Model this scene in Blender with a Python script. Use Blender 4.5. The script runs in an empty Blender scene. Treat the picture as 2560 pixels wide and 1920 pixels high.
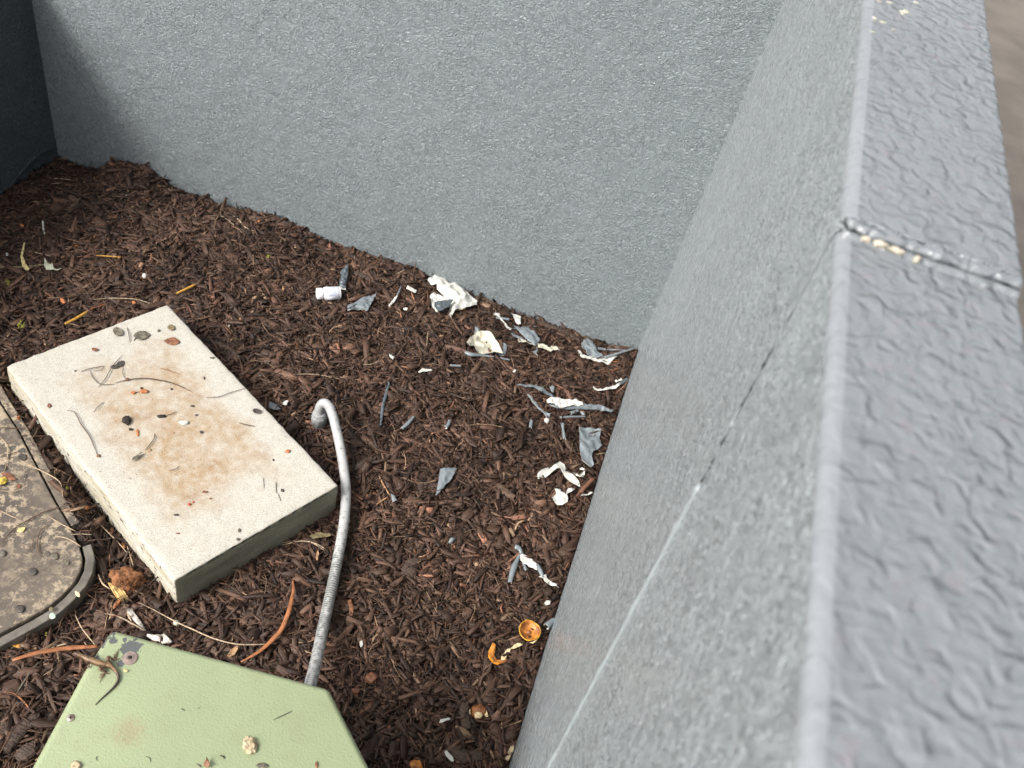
import bpy, bmesh, math, random
import numpy as np
from mathutils import Vector, Matrix, noise
from mathutils.geometry import delaunay_2d_cdt
R = math.radians
random.seed(7); rng = np.random.default_rng(7)
S = bpy.context.scene
C = S.collection

# ------------------------------------------------------------ camera
F, CX, CY, HC = 1960 / .8641, 1280., 960., 1.85           # focal length in pixels of the 2560 photo
Vd = np.array([-562, 1926, 1960.]); Vd /= np.linalg.norm(Vd)  # straight down, seen from the camera (x right, y down, z ahead)
Wd = np.array([800, -1751, 1960.]); Wd -= Wd.dot(Vd) * Vd; Wd /= np.linalg.norm(Wd)   # along the right wall
Ud = np.cross(Vd, Wd); Ud *= np.sign(Ud[0])
def ray(px, py):
    d = np.array([px - CX, py - CY, F]); return np.array([d @ Ud, d @ Wd, -(d @ Vd)])
def G(px, py, z=0.):
    r = ray(px, py); t = (HC - z) / -r[2]; return Vector((r[0] * t, r[1] * t, z))
cam = bpy.data.cameras.new('camera'); co = bpy.data.objects.new('camera', cam); C.objects.link(co)
right = Vector((Ud[0], Wd[0], -Vd[0])); up = -Vector((Ud[1], Wd[1], -Vd[1])); back = -Vector((Ud[2], Wd[2], -Vd[2]))
M = Matrix((right, up, back)).transposed().to_4x4(); M.translation = (0, 0, HC); co.matrix_world = M
cam.sensor_width = 36; cam.lens = 36 * F / 2560; cam.clip_start = .02; cam.clip_end = 500
cam.dof.use_dof = True; cam.dof.focus_distance = 1.85; cam.dof.aperture_fstop = 7.5
S.camera = co
# ------------------------------------------------------------ light
SUN_EL, SUN_AZ = R(44), R(224)          # azimuth clockwise from +Y: the light comes from behind the camera and the left
w = bpy.data.worlds.new('World'); S.world = w; w.use_nodes = True
nt = w.node_tree; bg = nt.nodes['Background']
sky = nt.nodes.new('ShaderNodeTexSky'); sky.sky_type = 'NISHITA'; sky.sun_disc = False
sky.sun_elevation = SUN_EL; sky.sun_rotation = SUN_AZ; sky.dust_density = 6; sky.air_density = 1.2
hs = nt.nodes.new('ShaderNodeHueSaturation'); hs.inputs['Saturation'].default_value = .28
nt.links.new(sky.outputs[0], hs.inputs['Color']); nt.links.new(hs.outputs[0], bg.inputs[0]); bg.inputs[1].default_value = .13
sun = bpy.data.lights.new('sun', 'SUN'); sun.energy = 1.5; sun.angle = R(16); sun.color = (1, .965, .92)
so = bpy.data.objects.new('sun', sun); C.objects.link(so)
dsun = Vector((math.sin(SUN_AZ) * math.cos(SUN_EL), math.cos(SUN_AZ) * math.cos(SUN_EL), math.sin(SUN_EL)))
so.rotation_euler = dsun.to_track_quat('Z', 'Y').to_euler(); so.location = dsun * 10
S.view_settings.view_transform = 'Standard'; S.view_settings.look = 'None'
S.view_settings.exposure = 1.05; S.view_settings.gamma = 1

# ------------------------------------------------------------ materials
def newmat(name):
    m = bpy.data.materials.new(name); m.use_nodes = True
    n = m.node_tree; return m, n, n.nodes['Principled BSDF']
def nd(n, t, **k):
    o = n.nodes.new(t)
    for a, b in k.items():
        if a in o.inputs: o.inputs[a].default_value = b
        else: setattr(o, a, b)
    return o
def coords(n, scale=(1, 1, 1), rot=(0, 0, 0), loc=(0, 0, 0)):
    tc = nd(n, 'ShaderNodeTexCoord'); mp = nd(n, 'ShaderNodeMapping'); mp.inputs['Scale'].default_value = scale
    mp.inputs['Rotation'].default_value = rot; mp.inputs['Location'].default_value = loc
    n.links.new(tc.outputs['Object'], mp.inputs[0]); return mp.outputs[0]
def nz(n, vec, scale, detail=3, dist=0, rough=.5):
    o = nd(n, 'ShaderNodeTexNoise', Scale=scale, Detail=detail, Distortion=dist, Roughness=rough)
    n.links.new(vec, o.inputs['Vector']); return o.outputs['Fac']
def ramp(n, fac, stops):
    o = nd(n, 'ShaderNodeValToRGB'); e = o.color_ramp.elements
    while len(e) < len(stops): e.new(.5)
    for el, (p, c) in zip(e, stops):
        el.position = p; el.color = (c, c, c, 1) if not hasattr(c, '__len__') else (*c, 1)
    n.links.new(fac, o.inputs[0]); return o.outputs[0]
def mix(n, fac, a, b, bt='MIX'):
    o = nd(n, 'ShaderNodeMix', data_type='RGBA', blend_type=bt)
    for s, v in ((o.inputs[0], fac), (o.inputs[6], a), (o.inputs[7], b)):
        if hasattr(v, 'is_linked') or hasattr(v, 'links'): n.links.new(v, s)
        elif not hasattr(v, '__len__'): s.default_value = v
        else: s.default_value = (*v, 1)
    return o.outputs[2]
def math_(n, op, a, b=0.):
    o = nd(n, 'ShaderNodeMath', operation=op)
    for s, v in zip(o.inputs, (a, b)):
        if hasattr(v, 'links'): n.links.new(v, s)
        else: s.default_value = v
    return o.outputs[0]
def bump(n, bs, h, dist, strength=1., prev=None):
    b = nd(n, 'ShaderNodeBump', Strength=strength, Distance=dist); n.links.new(h, b.inputs['Height'])
    if prev: n.links.new(prev, b.inputs['Normal'])
    n.links.new(b.outputs[0], bs.inputs['Normal']); return b.outputs[0]

def simple(name, col, rough=.6, var=.25, scale=60, bd=.0008, col2=None, spec=.4, bscale=None, stretch=(1, 1, 1)):
    m, n, b = newmat(name); v = coords(n, stretch)
    f = nz(n, v, scale, 4)
    c2 = col2 or tuple(c * (1 - var) for c in col); c1 = tuple(min(1, c * (1 + var * .4)) for c in col)
    n.links.new(ramp(n, f, [(.35, c2), (.62, c1)]), b.inputs['Base Color'])
    b.inputs['Roughness'].default_value = rough; b.inputs['Specular IOR Level'].default_value = spec
    if bd: bump(n, b, nz(n, v, bscale or scale * 2.5, 3), bd)
    return m

def wall_mat(name, col, rough, k=1., red=0., sc=1.):
    """semi-gloss elastomeric paint over a fine worm-textured render"""
    m, n, b = newmat(name); v = coords(n)
    warp = nz(n, v, 9, 2)
    a = nz(n, v, 78 * sc, 2, 1.8, .5); r1 = ramp(n, a, [(.38, 0), (.52, 1), (.62, .2)])
    s = nz(n, coords(n, (1, 1, 1.9), (R(12), R(28), R(20))), 100 * sc, 1, 2.4)
    big = nz(n, v, 22, 3, .6)
    h = math_(n, 'ADD', math_(n, 'MULTIPLY', r1, .5), math_(n, 'ADD', math_(n, 'MULTIPLY', s, .9), math_(n, 'MULTIPLY', big, 1.4)))
    amp = ramp(n, warp, [(.3, .7), (.65, 1)])
    bump(n, b, math_(n, 'MULTIPLY', h, amp), .0105 * k)
    stain = nz(n, coords(n, (1, 1, .45)), 2.3, 5)
    c = mix(n, ramp(n, stain, [(.3, 0), (.75, 1)]), tuple(x * .97 for x in col), tuple(x * 1.03 for x in col))
    if red:
        sp = ramp(n, nz(n, v, 60, 3, 1), [(.6, 0), (.68, 1)])
        c = mix(n, math_(n, 'MULTIPLY', sp, red), c, (.25, .17, .19))
    n.links.new(c, b.inputs['Base Color'])
    n.links.new(ramp(n, nz(n, v, 35, 3), [(.3, rough * .8), (.7, rough * 1.25)]), b.inputs['Roughness'])
    b.inputs['Specular IOR Level'].default_value = .6
    return m
def coping_mat(name, col, rough, red, k=1.):
    """thick brushed coats: soft rounded lumps that run slightly across the cap"""
    m, n, b = newmat(name); v = coords(n)
    h = math_(n, 'ADD', nz(n, v, 72, 2, .9, .35), math_(n, 'MULTIPLY', nz(n, v, 27, 1, .3), .5))
    h = math_(n, 'ADD', h, math_(n, 'MULTIPLY', nz(n, v, 170, 1, .3), .14))
    bump(n, b, h, .0042 * k)
    sp = ramp(n, nz(n, coords(n), 60, 3, 1), [(.6, 0), (.68, 1)]); c = mix(n, ramp(n, nz(n, coords(n), 5, 4), [(.3, 0), (.7, 1)]), tuple(x * .93 for x in col), tuple(x * 1.06 for x in col))
    c = mix(n, math_(n, 'MULTIPLY', sp, red), c, (.22, .16, .18)); n.links.new(c, b.inputs['Base Color'])  # purplish reflections on the cap, put into the base colour as flecks
    b.inputs['Roughness'].default_value = rough; b.inputs['Specular IOR Level'].default_value = .6; return m
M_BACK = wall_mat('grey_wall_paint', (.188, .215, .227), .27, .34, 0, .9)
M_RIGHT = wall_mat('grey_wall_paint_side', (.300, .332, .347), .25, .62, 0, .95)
M_TOP = coping_mat('grey_coping_paint', (.165, .178, .188), .22, .25, 1.5)
M_EDGE = coping_mat('grey_edge_bead_paint', (.21, .225, .238), .2, 0, .6)
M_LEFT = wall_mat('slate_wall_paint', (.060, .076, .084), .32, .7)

def chip_mat():
    m, n, b = newmat('mulch_wood'); at = nd(n, 'ShaderNodeAttribute', attribute_name='col')
    lo = nd(n, 'ShaderNodeAttribute', attribute_name='loc')
    mp = nd(n, 'ShaderNodeMapping'); mp.inputs['Scale'].default_value = (40, 500, 500); n.links.new(lo.outputs['Vector'], mp.inputs[0])
    f = nz(n, mp.outputs[0], 1, 3)
    n.links.new(mix(n, 1., at.outputs['Color'], ramp(n, f, [(.3, .5), (.7, 1.35)]), 'MULTIPLY'), b.inputs['Base Color'])
    b.inputs['Roughness'].default_value = .62; b.inputs['Specular IOR Level'].default_value = .35
    bump(n, b, f, .0012); return m
M_CHIP = chip_mat()
M_SOIL = simple('dark_soil', (.028, .019, .014), .8, .5, 90, .004, bscale=180)
def slab_mat(side):
    m, n, b = newmat('concrete_' + side); v = coords(n)
    fine = nz(n, v, 420, 2); sp = ramp(n, fine, [(.34, .62), (.5, 1)])
    if side == 'top':
        st = nz(n, v, 5.5, 5, .5)
        tc = nd(n, 'ShaderNodeTexCoord'); sx = nd(n, 'ShaderNodeSeparateXYZ'); n.links.new(tc.outputs['Object'], sx.inputs[0])
        ex = math_(n, 'MULTIPLY', math_(n, 'ABSOLUTE', sx.outputs[0]), 1 / .379); ey = math_(n, 'MULTIPLY', math_(n, 'ABSOLUTE', sx.outputs[1]), 1 / .213)
        edge = math_(n, 'MAXIMUM', ex, ey)
        e = ramp(n, math_(n, 'ADD', edge, math_(n, 'MULTIPLY', nz(n, v, 14, 3), .5)), [(.70, 1), (1.4, .0)])
        t = math_(n, 'MULTIPLY', ramp(n, st, [(.16, .0), (.52, 1)]), e)
        c = mix(n, t, (.44, .415, .36), (.335, .24, .145))
        t2 = math_(n, 'MULTIPLY', ramp(n, nz(n, coords(n, loc=(3, 1, 0)), 11, 4), [(.57, 0), (.72, .7)]), e)
        c = mix(n, t2, c, (.25, .14, .07))
        c = mix(n, ramp(n, nz(n, v, 45, 3), [(.4, .0), (.7, .55)]), c, (.50, .475, .42))
        c = mix(n, 1., c, sp, 'MULTIPLY')
        c = mix(n, ramp(n, nz(n, v, 85, 6, 0, .7), [(.5, 0), (.7, .35)]), c, (.27, .235, .18))
        pits = ramp(n, nz(n, v, 150, 2), [(.22, 1), (.27, 0)]); c = mix(n, pits, c, (.1, .08, .06))
        n.links.new(c, b.inputs['Base Color']); bump(n, b, fine, .0005)
    elif side == 'front':
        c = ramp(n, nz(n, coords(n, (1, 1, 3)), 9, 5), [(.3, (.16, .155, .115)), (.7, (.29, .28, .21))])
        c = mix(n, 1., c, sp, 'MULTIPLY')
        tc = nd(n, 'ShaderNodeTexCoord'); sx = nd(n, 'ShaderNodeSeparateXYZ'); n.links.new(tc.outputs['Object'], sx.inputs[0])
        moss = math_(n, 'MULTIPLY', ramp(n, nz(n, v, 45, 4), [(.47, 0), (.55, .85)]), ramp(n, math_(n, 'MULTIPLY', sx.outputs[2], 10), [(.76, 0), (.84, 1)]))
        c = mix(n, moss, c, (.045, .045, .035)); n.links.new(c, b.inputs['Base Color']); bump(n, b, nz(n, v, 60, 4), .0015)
    else:
        vp = coords(n, (1, 1, 1.6)); p = nz(n, vp, 60, 2, .6); pit = ramp(n, p, [(.33, 1), (.37, 0)])
        c = mix(n, ramp(n, nz(n, coords(n, (.5, 1, 3)), 14, 4), [(.35, 0), (.7, 1)]), (.58, .55, .48), (.40, .36, .25))
        c = mix(n, pit, c, (.12, .10, .07)); c = mix(n, 1., c, sp, 'MULTIPLY'); n.links.new(c, b.inputs['Base Color'])
        bump(n, b, math_(n, 'SUBTRACT', nz(n, vp, 40, 4), pit), .003)
    b.inputs['Roughness'].default_value = .85; return m
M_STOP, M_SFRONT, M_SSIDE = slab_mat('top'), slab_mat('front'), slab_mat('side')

def lid_mat():
    m, n, b = newmat('worn_speckled_cover'); v = coords(n)
    s1 = nz(n, v, 60, 9, .1, .78); base = ramp(n, nz(n, v, 9, 3), [(.35, (.075, .062, .052)), (.7, (.16, .13, .10))])
    tc = nd(n, 'ShaderNodeTexCoord'); sx = nd(n, 'ShaderNodeSeparateXYZ'); n.links.new(tc.outputs['Object'], sx.inputs[0])
    lean = math_(n, 'MULTIPLY', math_(n, 'ADD', sx.outputs[1], nz(n, v, 7, 3)), .16)
    c = mix(n, ramp(n, math_(n, 'ADD', s1, lean), [(.58, 0), (.63, 1)]), base, (.38, .305, .215))
    vo = nd(n, 'ShaderNodeTexVoronoi', Scale=34); n.links.new(v, vo.inputs['Vector'])
    peb = ramp(n, vo.outputs['Distance'], [(.24, 1), (.3, 0)])
    pm = math_(n, 'MULTIPLY', peb, ramp(n, vo.outputs['Color'], [(.72, 0), (.76, 1)]))
    c = mix(n, pm, c, (.09, .085, .075)); c = mix(n, ramp(n, nz(n, v, 13, 6, .3), [(.45, 0), (.62, .8)]), c, (.105, .085, .068)); n.links.new(c, b.inputs['Base Color'])
    bump(n, b, math_(n, 'ADD', s1, math_(n, 'MULTIPLY', pm, .6)), .004); b.inputs['Roughness'].default_value = .8; return m
M_LID = lid_mat()
M_RIM = simple('weathered_grey_rim', (.14, .125, .105), .7, .35, 30, .002, col2=(.09, .08, .068))
def green_mat(spots):
    """powder-coated green paint; worn-through spots are given in object space (x, y, radius)"""
    m, n, b = newmat('green_cabinet_paint'); v = coords(n)
    c = ramp(n, nz(n, v, 4, 3), [(.3, (.235, .275, .158)), (.7, (.272, .312, .182))])
    tc = nd(n, 'ShaderNodeTexCoord'); wv = nz(n, v, 110, 5)
    tot = None
    for (x, y, r) in spots:
        d = nd(n, 'ShaderNodeVectorMath', operation='DISTANCE'); n.links.new(tc.outputs['Object'], d.inputs[0]); d.inputs[1].default_value = (x, y, .0)
        q = math_(n, 'MULTIPLY', d.outputs['Value'], 1 / r); q = math_(n, 'ADD', q, math_(n, 'MULTIPLY', math_(n, 'SUBTRACT', wv, .5), 3.2))
        q = ramp(n, q, [(.93, 1), (.99, 0)]); tot = q if tot is None else math_(n, 'MAXIMUM', tot, q)
    x, y, r = STAIN
    d = nd(n, 'ShaderNodeVectorMath', operation='DISTANCE'); n.links.new(tc.outputs['Object'], d.inputs[0]); d.inputs[1].default_value = (x, y, .0)
    q = math_(n, 'ADD', math_(n, 'MULTIPLY', d.outputs['Value'], 1 / r), math_(n, 'MULTIPLY', math_(n, 'SUBTRACT', nz(n, v, 160, 5), .5), 2.2))
    c = mix(n, math_(n, 'MULTIPLY', ramp(n, q, [(.3, 1), (1., 0)]), .55), c, (.26, .205, .12))
    c = mix(n, ramp(n, nz(n, v, 26, 6), [(.5, 0), (.8, .45)]), c, (.21, .21, .12))
    c = mix(n, ramp(n, nz(n, v, 300, 1), [(.22, 1), (.27, 0)]), c, (.13, .13, .08))
    c = mix(n, tot, c, (.085, .09, .088)); n.links.new(c, b.inputs['Base Color'])
    bump(n, b, math_(n, 'SUBTRACT', nz(n, v, 300, 2, .5), math_(n, 'MULTIPLY', tot, .8)), .0007)
    b.inputs['Roughness'].default_value = .45; return m
def peel(name, col, rough=.45, spec=.45, dirt=.15, dcol=(.12, .08, .05)):
    m, n, b = newmat(name); v = coords(n)
    c = mix(n, ramp(n, nz(n, v, 40, 4), [(.3, 0), (.7, 1)]), tuple(x * .85 for x in col), col)
    c = mix(n, math_(n, 'MULTIPLY', ramp(n, nz(n, v, 190, 3), [(.62, 0), (.68, 1)]), dirt), c, dcol)
    n.links.new(c, b.inputs['Base Color']); b.inputs['Roughness'].default_value = rough; b.inputs['Specular IOR Level'].default_value = spec
    bump(n, b, nz(n, v, 160, 3, 1), .0006); return m
M_GREY = peel('grey_paint_film', (.175, .20, .215), .3)
M_DGREY = peel('dark_grey_paint_film', (.085, .104, .118), .28)
M_WHITE = peel('white_paint_film', (.55, .545, .50), .55)
M_CREAM = peel('cream_paint_film', (.50, .475, .38), .5, .4, .3)
M_SPECK = peel('speckled_white_film', (.70, .68, .62), .55, .4, .95, (.1, .09, .08))
M_PLAST = simple('white_bottle_plastic', (.80, .80, .80), .35, .04, 20, 0)
M_LABEL = simple('white_bottle_label', (.74, .75, .80), .4, .04, 20, 0)
M_INK = simple('grey_blue_print', (.24, .26, .40), .5, .1, 40, 0)
M_BARK = simple('dark_bark', (.060, .038, .027), .7, .5, 40, .003, stretch=(1, 4, 4))
M_TWIG = simple('brown_twig', (.10, .055, .034), .6, .3, 200, .0004)
M_DTWIG = simple('grey_twig', (.11, .095, .075), .6, .3, 200, .0004)
M_STRAW = simple('pale_straw', (.40, .30, .20), .6, .3, 150, .0004)
M_RUST = simple('rust_brown_blade', (.30, .115, .045), .5, .35, 60, .0006, stretch=(1, 1, 1))
M_YEL = simple('yellow_brown_stem', (.50, .26, .045), .6, .35, 120, .001)
M_PYEL = simple('pale_yellow_leaf', (.58, .47, .22), .55, .25, 80, .0006)
M_ORANGE = simple('orange_bract', (.45, .16, .06), .55, .4, 100, .001)
M_LEAFG = simple('grey_brown_leaf', (.135, .12, .085), .55, .5, 160, .0012, col2=(.06, .052, .04))
M_LEAFB = simple('red_brown_leaf', (.20, .085, .045), .5, .45, 160, .0012)
M_LEAFO = simple('olive_leaf', (.17, .135, .07), .55, .35, 120, .001)
M_LEAFD = simple('charcoal_leaf', (.065, .055, .048), .6, .3, 120, .0006)
M_TAN = simple('tan_wood', (.36, .21, .11), .65, .45, 60, .002, stretch=(1, 3, 3))
M_DARK = simple('near_black_husk', (.025, .018, .013), .7, .4, 200, .001)
M_BONE = simple('bleached_root', (.42, .39, .35), .7, .75, 70, .002, col2=(.09, .07, .055))
M_MOSS = simple('yellow_green_moss', (.20, .19, .03), .8, .5, 120, .003)
M_FUZZ = simple('rusty_fibre', (.24, .10, .04), .8, .6, 90, .003)
M_SPLIT = simple('split_pale_fibre', (.55, .38, .15), .6, .4, 90, .002)
M_METAL, n_, b_ = newmat('worn_bolt_metal'); b_.inputs['Metallic'].default_value = .5; b_.inputs['Roughness'].default_value = .4; b_.inputs['Base Color'].default_value = (.33, .25, .22, 1)
n_.links.new(ramp(n_, nz(n_, coords(n_), 120, 3), [(.35, (.25, .18, .155)), (.7, (.40, .32, .28))]), b_.inputs['Base Color'])
M_BLACK = simple('black_recess', (.012, .011, .01), .6, .2, 50, 0)
M_PEELO = simple('dried_orange_rind', (.50, .19, .03), .42, .5, 50, .0015, col2=(.16, .055, .02))
M_PEELI = simple('amber_inner_rind', (.52, .30, .03), .3, .45, 70, .001, col2=(.30, .15, .015))
M_PITH = simple('cream_pith', (.70, .55, .32), .6, .35, 120, .001)
M_NUT = simple('brown_nut_skin', (.26, .10, .035), .4, .5, 70, .0015)
M_MUD = simple('dry_shell_mud', (.50, .40, .25), .6, .5, 130, .003)
M_RED = simple('red_fleck', (.40, .05, .03), .6, .2, 50, 0)
M_GREENDOT = simple('pale_green_shell', (.42, .52, .42), .45, .3, 200, .0005)
M_CAULK = peel('grey_caulk', (.26, .28, .29), .4)
M_MORTAR = simple('cream_mortar', (.50, .46, .37), .8, .4, 100, .004)

# ------------------------------------------------------------ helpers
def tag(o, label=None, cat=None, group=None, kind=None):
    for k, v in (('label', label), ('category', cat), ('group', group), ('kind', kind)):
        if v: o[k] = v
    return o
def link(o, parent=None):
    C.objects.link(o)
    if parent: o.parent = parent
    return o
WO = {}
def mesh_obj(name, verts, faces, mats, parent=None, smooth=True, origin=None, fm=None):
    """one mesh object; its origin is put at `origin` (or the base centre)"""
    v = np.array(verts, float)
    if origin is None:
        origin = Vector((*v[:, :2].mean(0), v[:, 2].min())) if parent is None else WO.get(parent.name, parent.location)
    me = bpy.data.meshes.new(name); me.from_pydata([tuple(x) for x in v - np.array(origin)], [], faces)
    for m in (mats if isinstance(mats, (list, tuple)) else [mats]): me.materials.append(m)
    if smooth: me.polygons.foreach_set('use_smooth', [True] * len(me.polygons))
    if fm: me.polygons.foreach_set('material_index', fm)
    me.update(); o = bpy.data.objects.new(name, me); link(o, parent)
    o.location = origin if parent is None else Vector((0, 0, 0)); WO[o.name] = Vector(origin)
    return o
def empty(name, loc):
    o = bpy.data.objects.new(name, None); o.location = loc; o.empty_display_size = .02; link(o); return o
def bevel(o, w, seg=3, ang=30):
    b = o.modifiers.new('bevel', 'BEVEL'); b.width = w; b.segments = seg; b.limit_method = 'ANGLE'; b.angle_limit = R(ang)
    return o
def prism(name, poly, z0, z1, mats, parent=None, bev=0, seg=3, origin=None, smooth=False):
    n = len(poly); v = [(x, y, z1) for x, y in poly] + [(x, y, z0) for x, y in poly]
    a = sum(poly[i][0] * poly[(i + 1) % n][1] - poly[(i + 1) % n][0] * poly[i][1] for i in range(n))
    top = list(range(n)) if a > 0 else list(range(n))[::-1]
    f = [top, [i + n for i in top[::-1]]]
    for k in range(n): i, j = top[k], top[(k + 1) % n]; f.append([j, i, i + n, j + n])
    o = mesh_obj(name, v, f, mats, parent, smooth, origin)
    if bev: bevel(o, bev, seg)
    return o
def catmull(P, step):
    P = [Vector(p) for p in P]
    if len(P) == 2: P = [P[0], P[0].lerp(P[1], .5), P[1]]
    Q = [P[0] * 2 - P[1]] + P + [P[-1] * 2 - P[-2]]; out = []; par = []
    for i in range(1, len(Q) - 2):
        a, b, c, d = Q[i - 1:i + 3]; k = max(2, int((c - b).length / step))
        for j in range(k):
            t = j / k; out.append(.5 * (2 * b + (c - a) * t + (2 * a - 5 * b + 4 * c - d) * t * t + (3 * b - a - 3 * c + d) * t ** 3)); par.append(i - 1 + t)
    out.append(P[-1]); par.append(len(P) - 1); return out, par
def tube_geo(path, radii, seg=8, arc=2 * math.pi, phase=0., flat=1., cap=True):
    V, Fc = [], []; full = arc > 6.28; m = seg if full else seg + 1; up0 = Vector((0, 0, 1))
    n = len(path)
    for i, p in enumerate(path):
        t = (path[min(i + 1, n - 1)] - path[max(i - 1, 0)]).normalized()
        s = t.cross(up0)
        s = s.normalized() if s.length > .05 else Vector((1, 0, 0)); u = s.cross(t)
        for k in range(m):
            a = phase + arc * k / seg; V.append(p + (s * math.cos(a) + u * math.sin(a) * flat) * radii[i])
    for i in range(n - 1):
        for k in range(seg):
            a, b = i * m + k, i * m + (k + 1) % m; Fc.append((a, a + m, b + m, b))
    if full and cap: Fc.append(tuple(range(m))); Fc.append(tuple(range((n - 1) * m, n * m))[::-1])
    return V, Fc

# ------------------------------------------------------------ mulch surface
XR, YB, XL = .1305, 2.249, -1.94
BP = np.array([(-1.943, -.092), (-1.9, -.098), (-1.839, -.096), (-1.766, -.076), (-1.727, -.035), (-1.69, -.014), (-1.629, -.003), (-1.579, -.014), (-1.521, -.034), (-1.463, -.053), (-1.395, -.042), (-1.327, -.04), (-1.226, -.027), (-1.143, -.006), (-1.06, -.015), (-.959, -.034), (-.86, -.036), (-.746, -.029), (-.649, -.019), (-.582, -.032), (-.419, -.039), (-.29, -.041), (-.147, -.036), (.03, -.045), (.114, -.02)])
RP = np.array([(.3, .03), (.78, .03), (1.13, -.01), (1.4, -.01), (1.68, -.03), (2.0, -.03), (2.25, -.02)])
WIN = dict(A=(700, 550, 3.687), B=(1100, 650, 4.096), C=(1100, 900, 4.096), R=(1000, 1250, 2.4766), S=(0, 700, 2.4578), X=(0, 1300, 2.4578),
           L=(0, 300, 2.765), Z=(130, 1540, 6.32), K=(700, 950, 2.0733), H=(0, 1000, 2.551), D=(0, 0, .8641))
def px(win, x, y): a, b, s = WIN[win]; return a + x / s, b + y / s
LIDPX = [(-200, -330), (0, 20), (110, 190), (250, 460), (350, 650), (440, 800), (505, 930), (525, 1010), (515, 1080), (480, 1150), (400, 1240), (320, 1310), (200, 1380), (0, 1480), (-600, 1770), (-1000, 1500), (-1000, 200)]
LID = [G(*px('H', *p), .035).xy for p in LIDPX[:14]]
_a = (LID[1] - LID[5]).normalized(); _b = (LID[13] - LID[11]).normalized()
LID = [LID[1] + _a * .12] + LID[1:13] + [LID[12] + _b * .02, LID[12] + _b * .30]; LID.append(LID[-1] + (LID[0] - LID[12]))
SEG = [(LID[i], LID[i + 1]) for i in range(0, 5)]
def segdist(x, y):
    d = np.full(np.shape(x), 9.); mx, my = np.mean([p.x for p in LID]), np.mean([p.y for p in LID])
    for a, b in SEG:
        ab = b - a; u = np.clip(((x - a.x) * ab.x + (y - a.y) * ab.y) / ab.length_squared, 0, 1); e = np.hypot(x - a.x - ab.x * u, y - a.y - ab.y * u); out = (ab.x * (y - a.y) - ab.y * (x - a.x)) * (ab.x * (my - a.y) - ab.y * (mx - a.x)) < 0; d = np.minimum(d, np.where(out, e, 9.))
    return d
_sl = [G(*px('D', *p), .09).xy for p in ((10, 790), (361, 657), (735, 1049), (375, 1255))]; _sc = sum(_sl, Vector((0, 0))) / 4
_se = (_sl[3] - _sl[0]).normalized()
def slabdip(x, y):
    u = (x - _sc.x) * _se.x + (y - _sc.y) * _se.y; v = -(x - _sc.x) * _se.y + (y - _sc.y) * _se.x
    d = np.hypot(np.maximum(np.abs(u) - .38, 0), np.maximum(np.abs(v) - .214, 0)); return np.exp(-d / .05)
waves = [(f * math.cos(a), f * math.sin(a), p, 1 / f) for f, a, p in [(k, rng.uniform(0, 6.28), rng.uniform(0, 6.28)) for k in (9, 13, 19, 23, 31, 43, 57, 71, 90, 120)]]
def H(x, y):
    x = np.asarray(x, float); y = np.asarray(y, float)
    tilt = -.085 * np.clip((-1.25 - x) / .7, 0, 1) ** 1.3
    wb = np.exp(-np.maximum(YB - y, 0) / .22); wr = np.exp(-np.maximum(XR - x, 0) / .15) * (1 - wb)
    h = tilt * (1 - wb) + (np.interp(x, BP[:, 0], BP[:, 1]) - .008) * wb + np.interp(y, RP[:, 0], RP[:, 1]) * wr
    for a, b, p, c in waves: h = h + .045 * c * np.sin(a * x + b * y + p) * (1 - .7 * wb)
    gap = np.exp(-(((x + 1.02) * .8 + (y - 1.09) * .45) / .12) ** 2) * np.exp(-(((y - 1.05)) / .22) ** 2)
    k = slabdip(x, y); h = h * (1 - .7 * k) - .021 * k
    return h + (1 - .8 * k) * .05 * np.exp(-(np.maximum(segdist(x, y) - .030, 0) / .035) ** 2) * (segdist(x, y) > .018)
def Pm(px, py, lift=.0, surf='m'):
    if surf == 'm':
        z = 0.
        for _ in range(7): p = G(px, py, z + lift); z = float(H(p.x, p.y))
        return G(px, py, z + lift)
    return G(px, py, {'s': .09, 'b': .5, 'l': .035}[surf] + lift)
def W_(win, x, y, lift=.0, surf='m'): return Pm(*px(win, x, y), lift, surf)

SLAB = _sl or [G(*px('D', *p), .09).xy for p in ((10, 790), (361, 657), (735, 1049), (375, 1255))]
def inside(x, y, poly, grow=0.):
    cx, cy = np.mean([p[0] for p in poly]), np.mean([p[1] for p in poly]); r = np.zeros(np.shape(x), bool)
    P = []
    for p in poly:
        d = math.hypot(p[0] - cx, p[1] - cy); P.append((cx + (p[0] - cx) * (1 + grow / d), cy + (p[1] - cy) * (1 + grow / d)))
    for i in range(len(P)):
        (x1, y1), (x2, y2) = P[i], P[i - 1]
        c = ((y1 > y) != (y2 > y)) & (x < (x2 - x1) * (y - y1) / (y2 - y1 + 1e-12) + x1); r ^= c
    return r

# ground: one wide sheet, and the bed's own bumpy soil
g = mesh_obj('ground', [(-60, -60, -.16), (60, -60, -.16), (60, 60, -.16), (-60, 60, -.16)], [(0, 1, 2, 3)],
             simple('bare_ground', (.13, .112, .095), .9, .2, 3, .002, bscale=40), smooth=False, origin=(0, 0, 0)); tag(g, kind='structure')
nx, ny = 300, 420
gx, gy = np.meshgrid(np.linspace(XL - .02, XR + .02, nx), np.linspace(-1.2, YB + .02, ny))
gz = H(gx, gy) - .006
idx = np.arange(nx * ny).reshape(ny, nx)
fq = np.stack([idx[:-1, :-1], idx[:-1, 1:], idx[1:, 1:], idx[1:, :-1]], -1).reshape(-1, 4)
soil = mesh_obj('soil_bed', np.stack([gx, gy, gz], -1).reshape(-1, 3), fq.tolist(), M_SOIL, origin=(0, 0, 0)); tag(soil, kind='structure')

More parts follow.
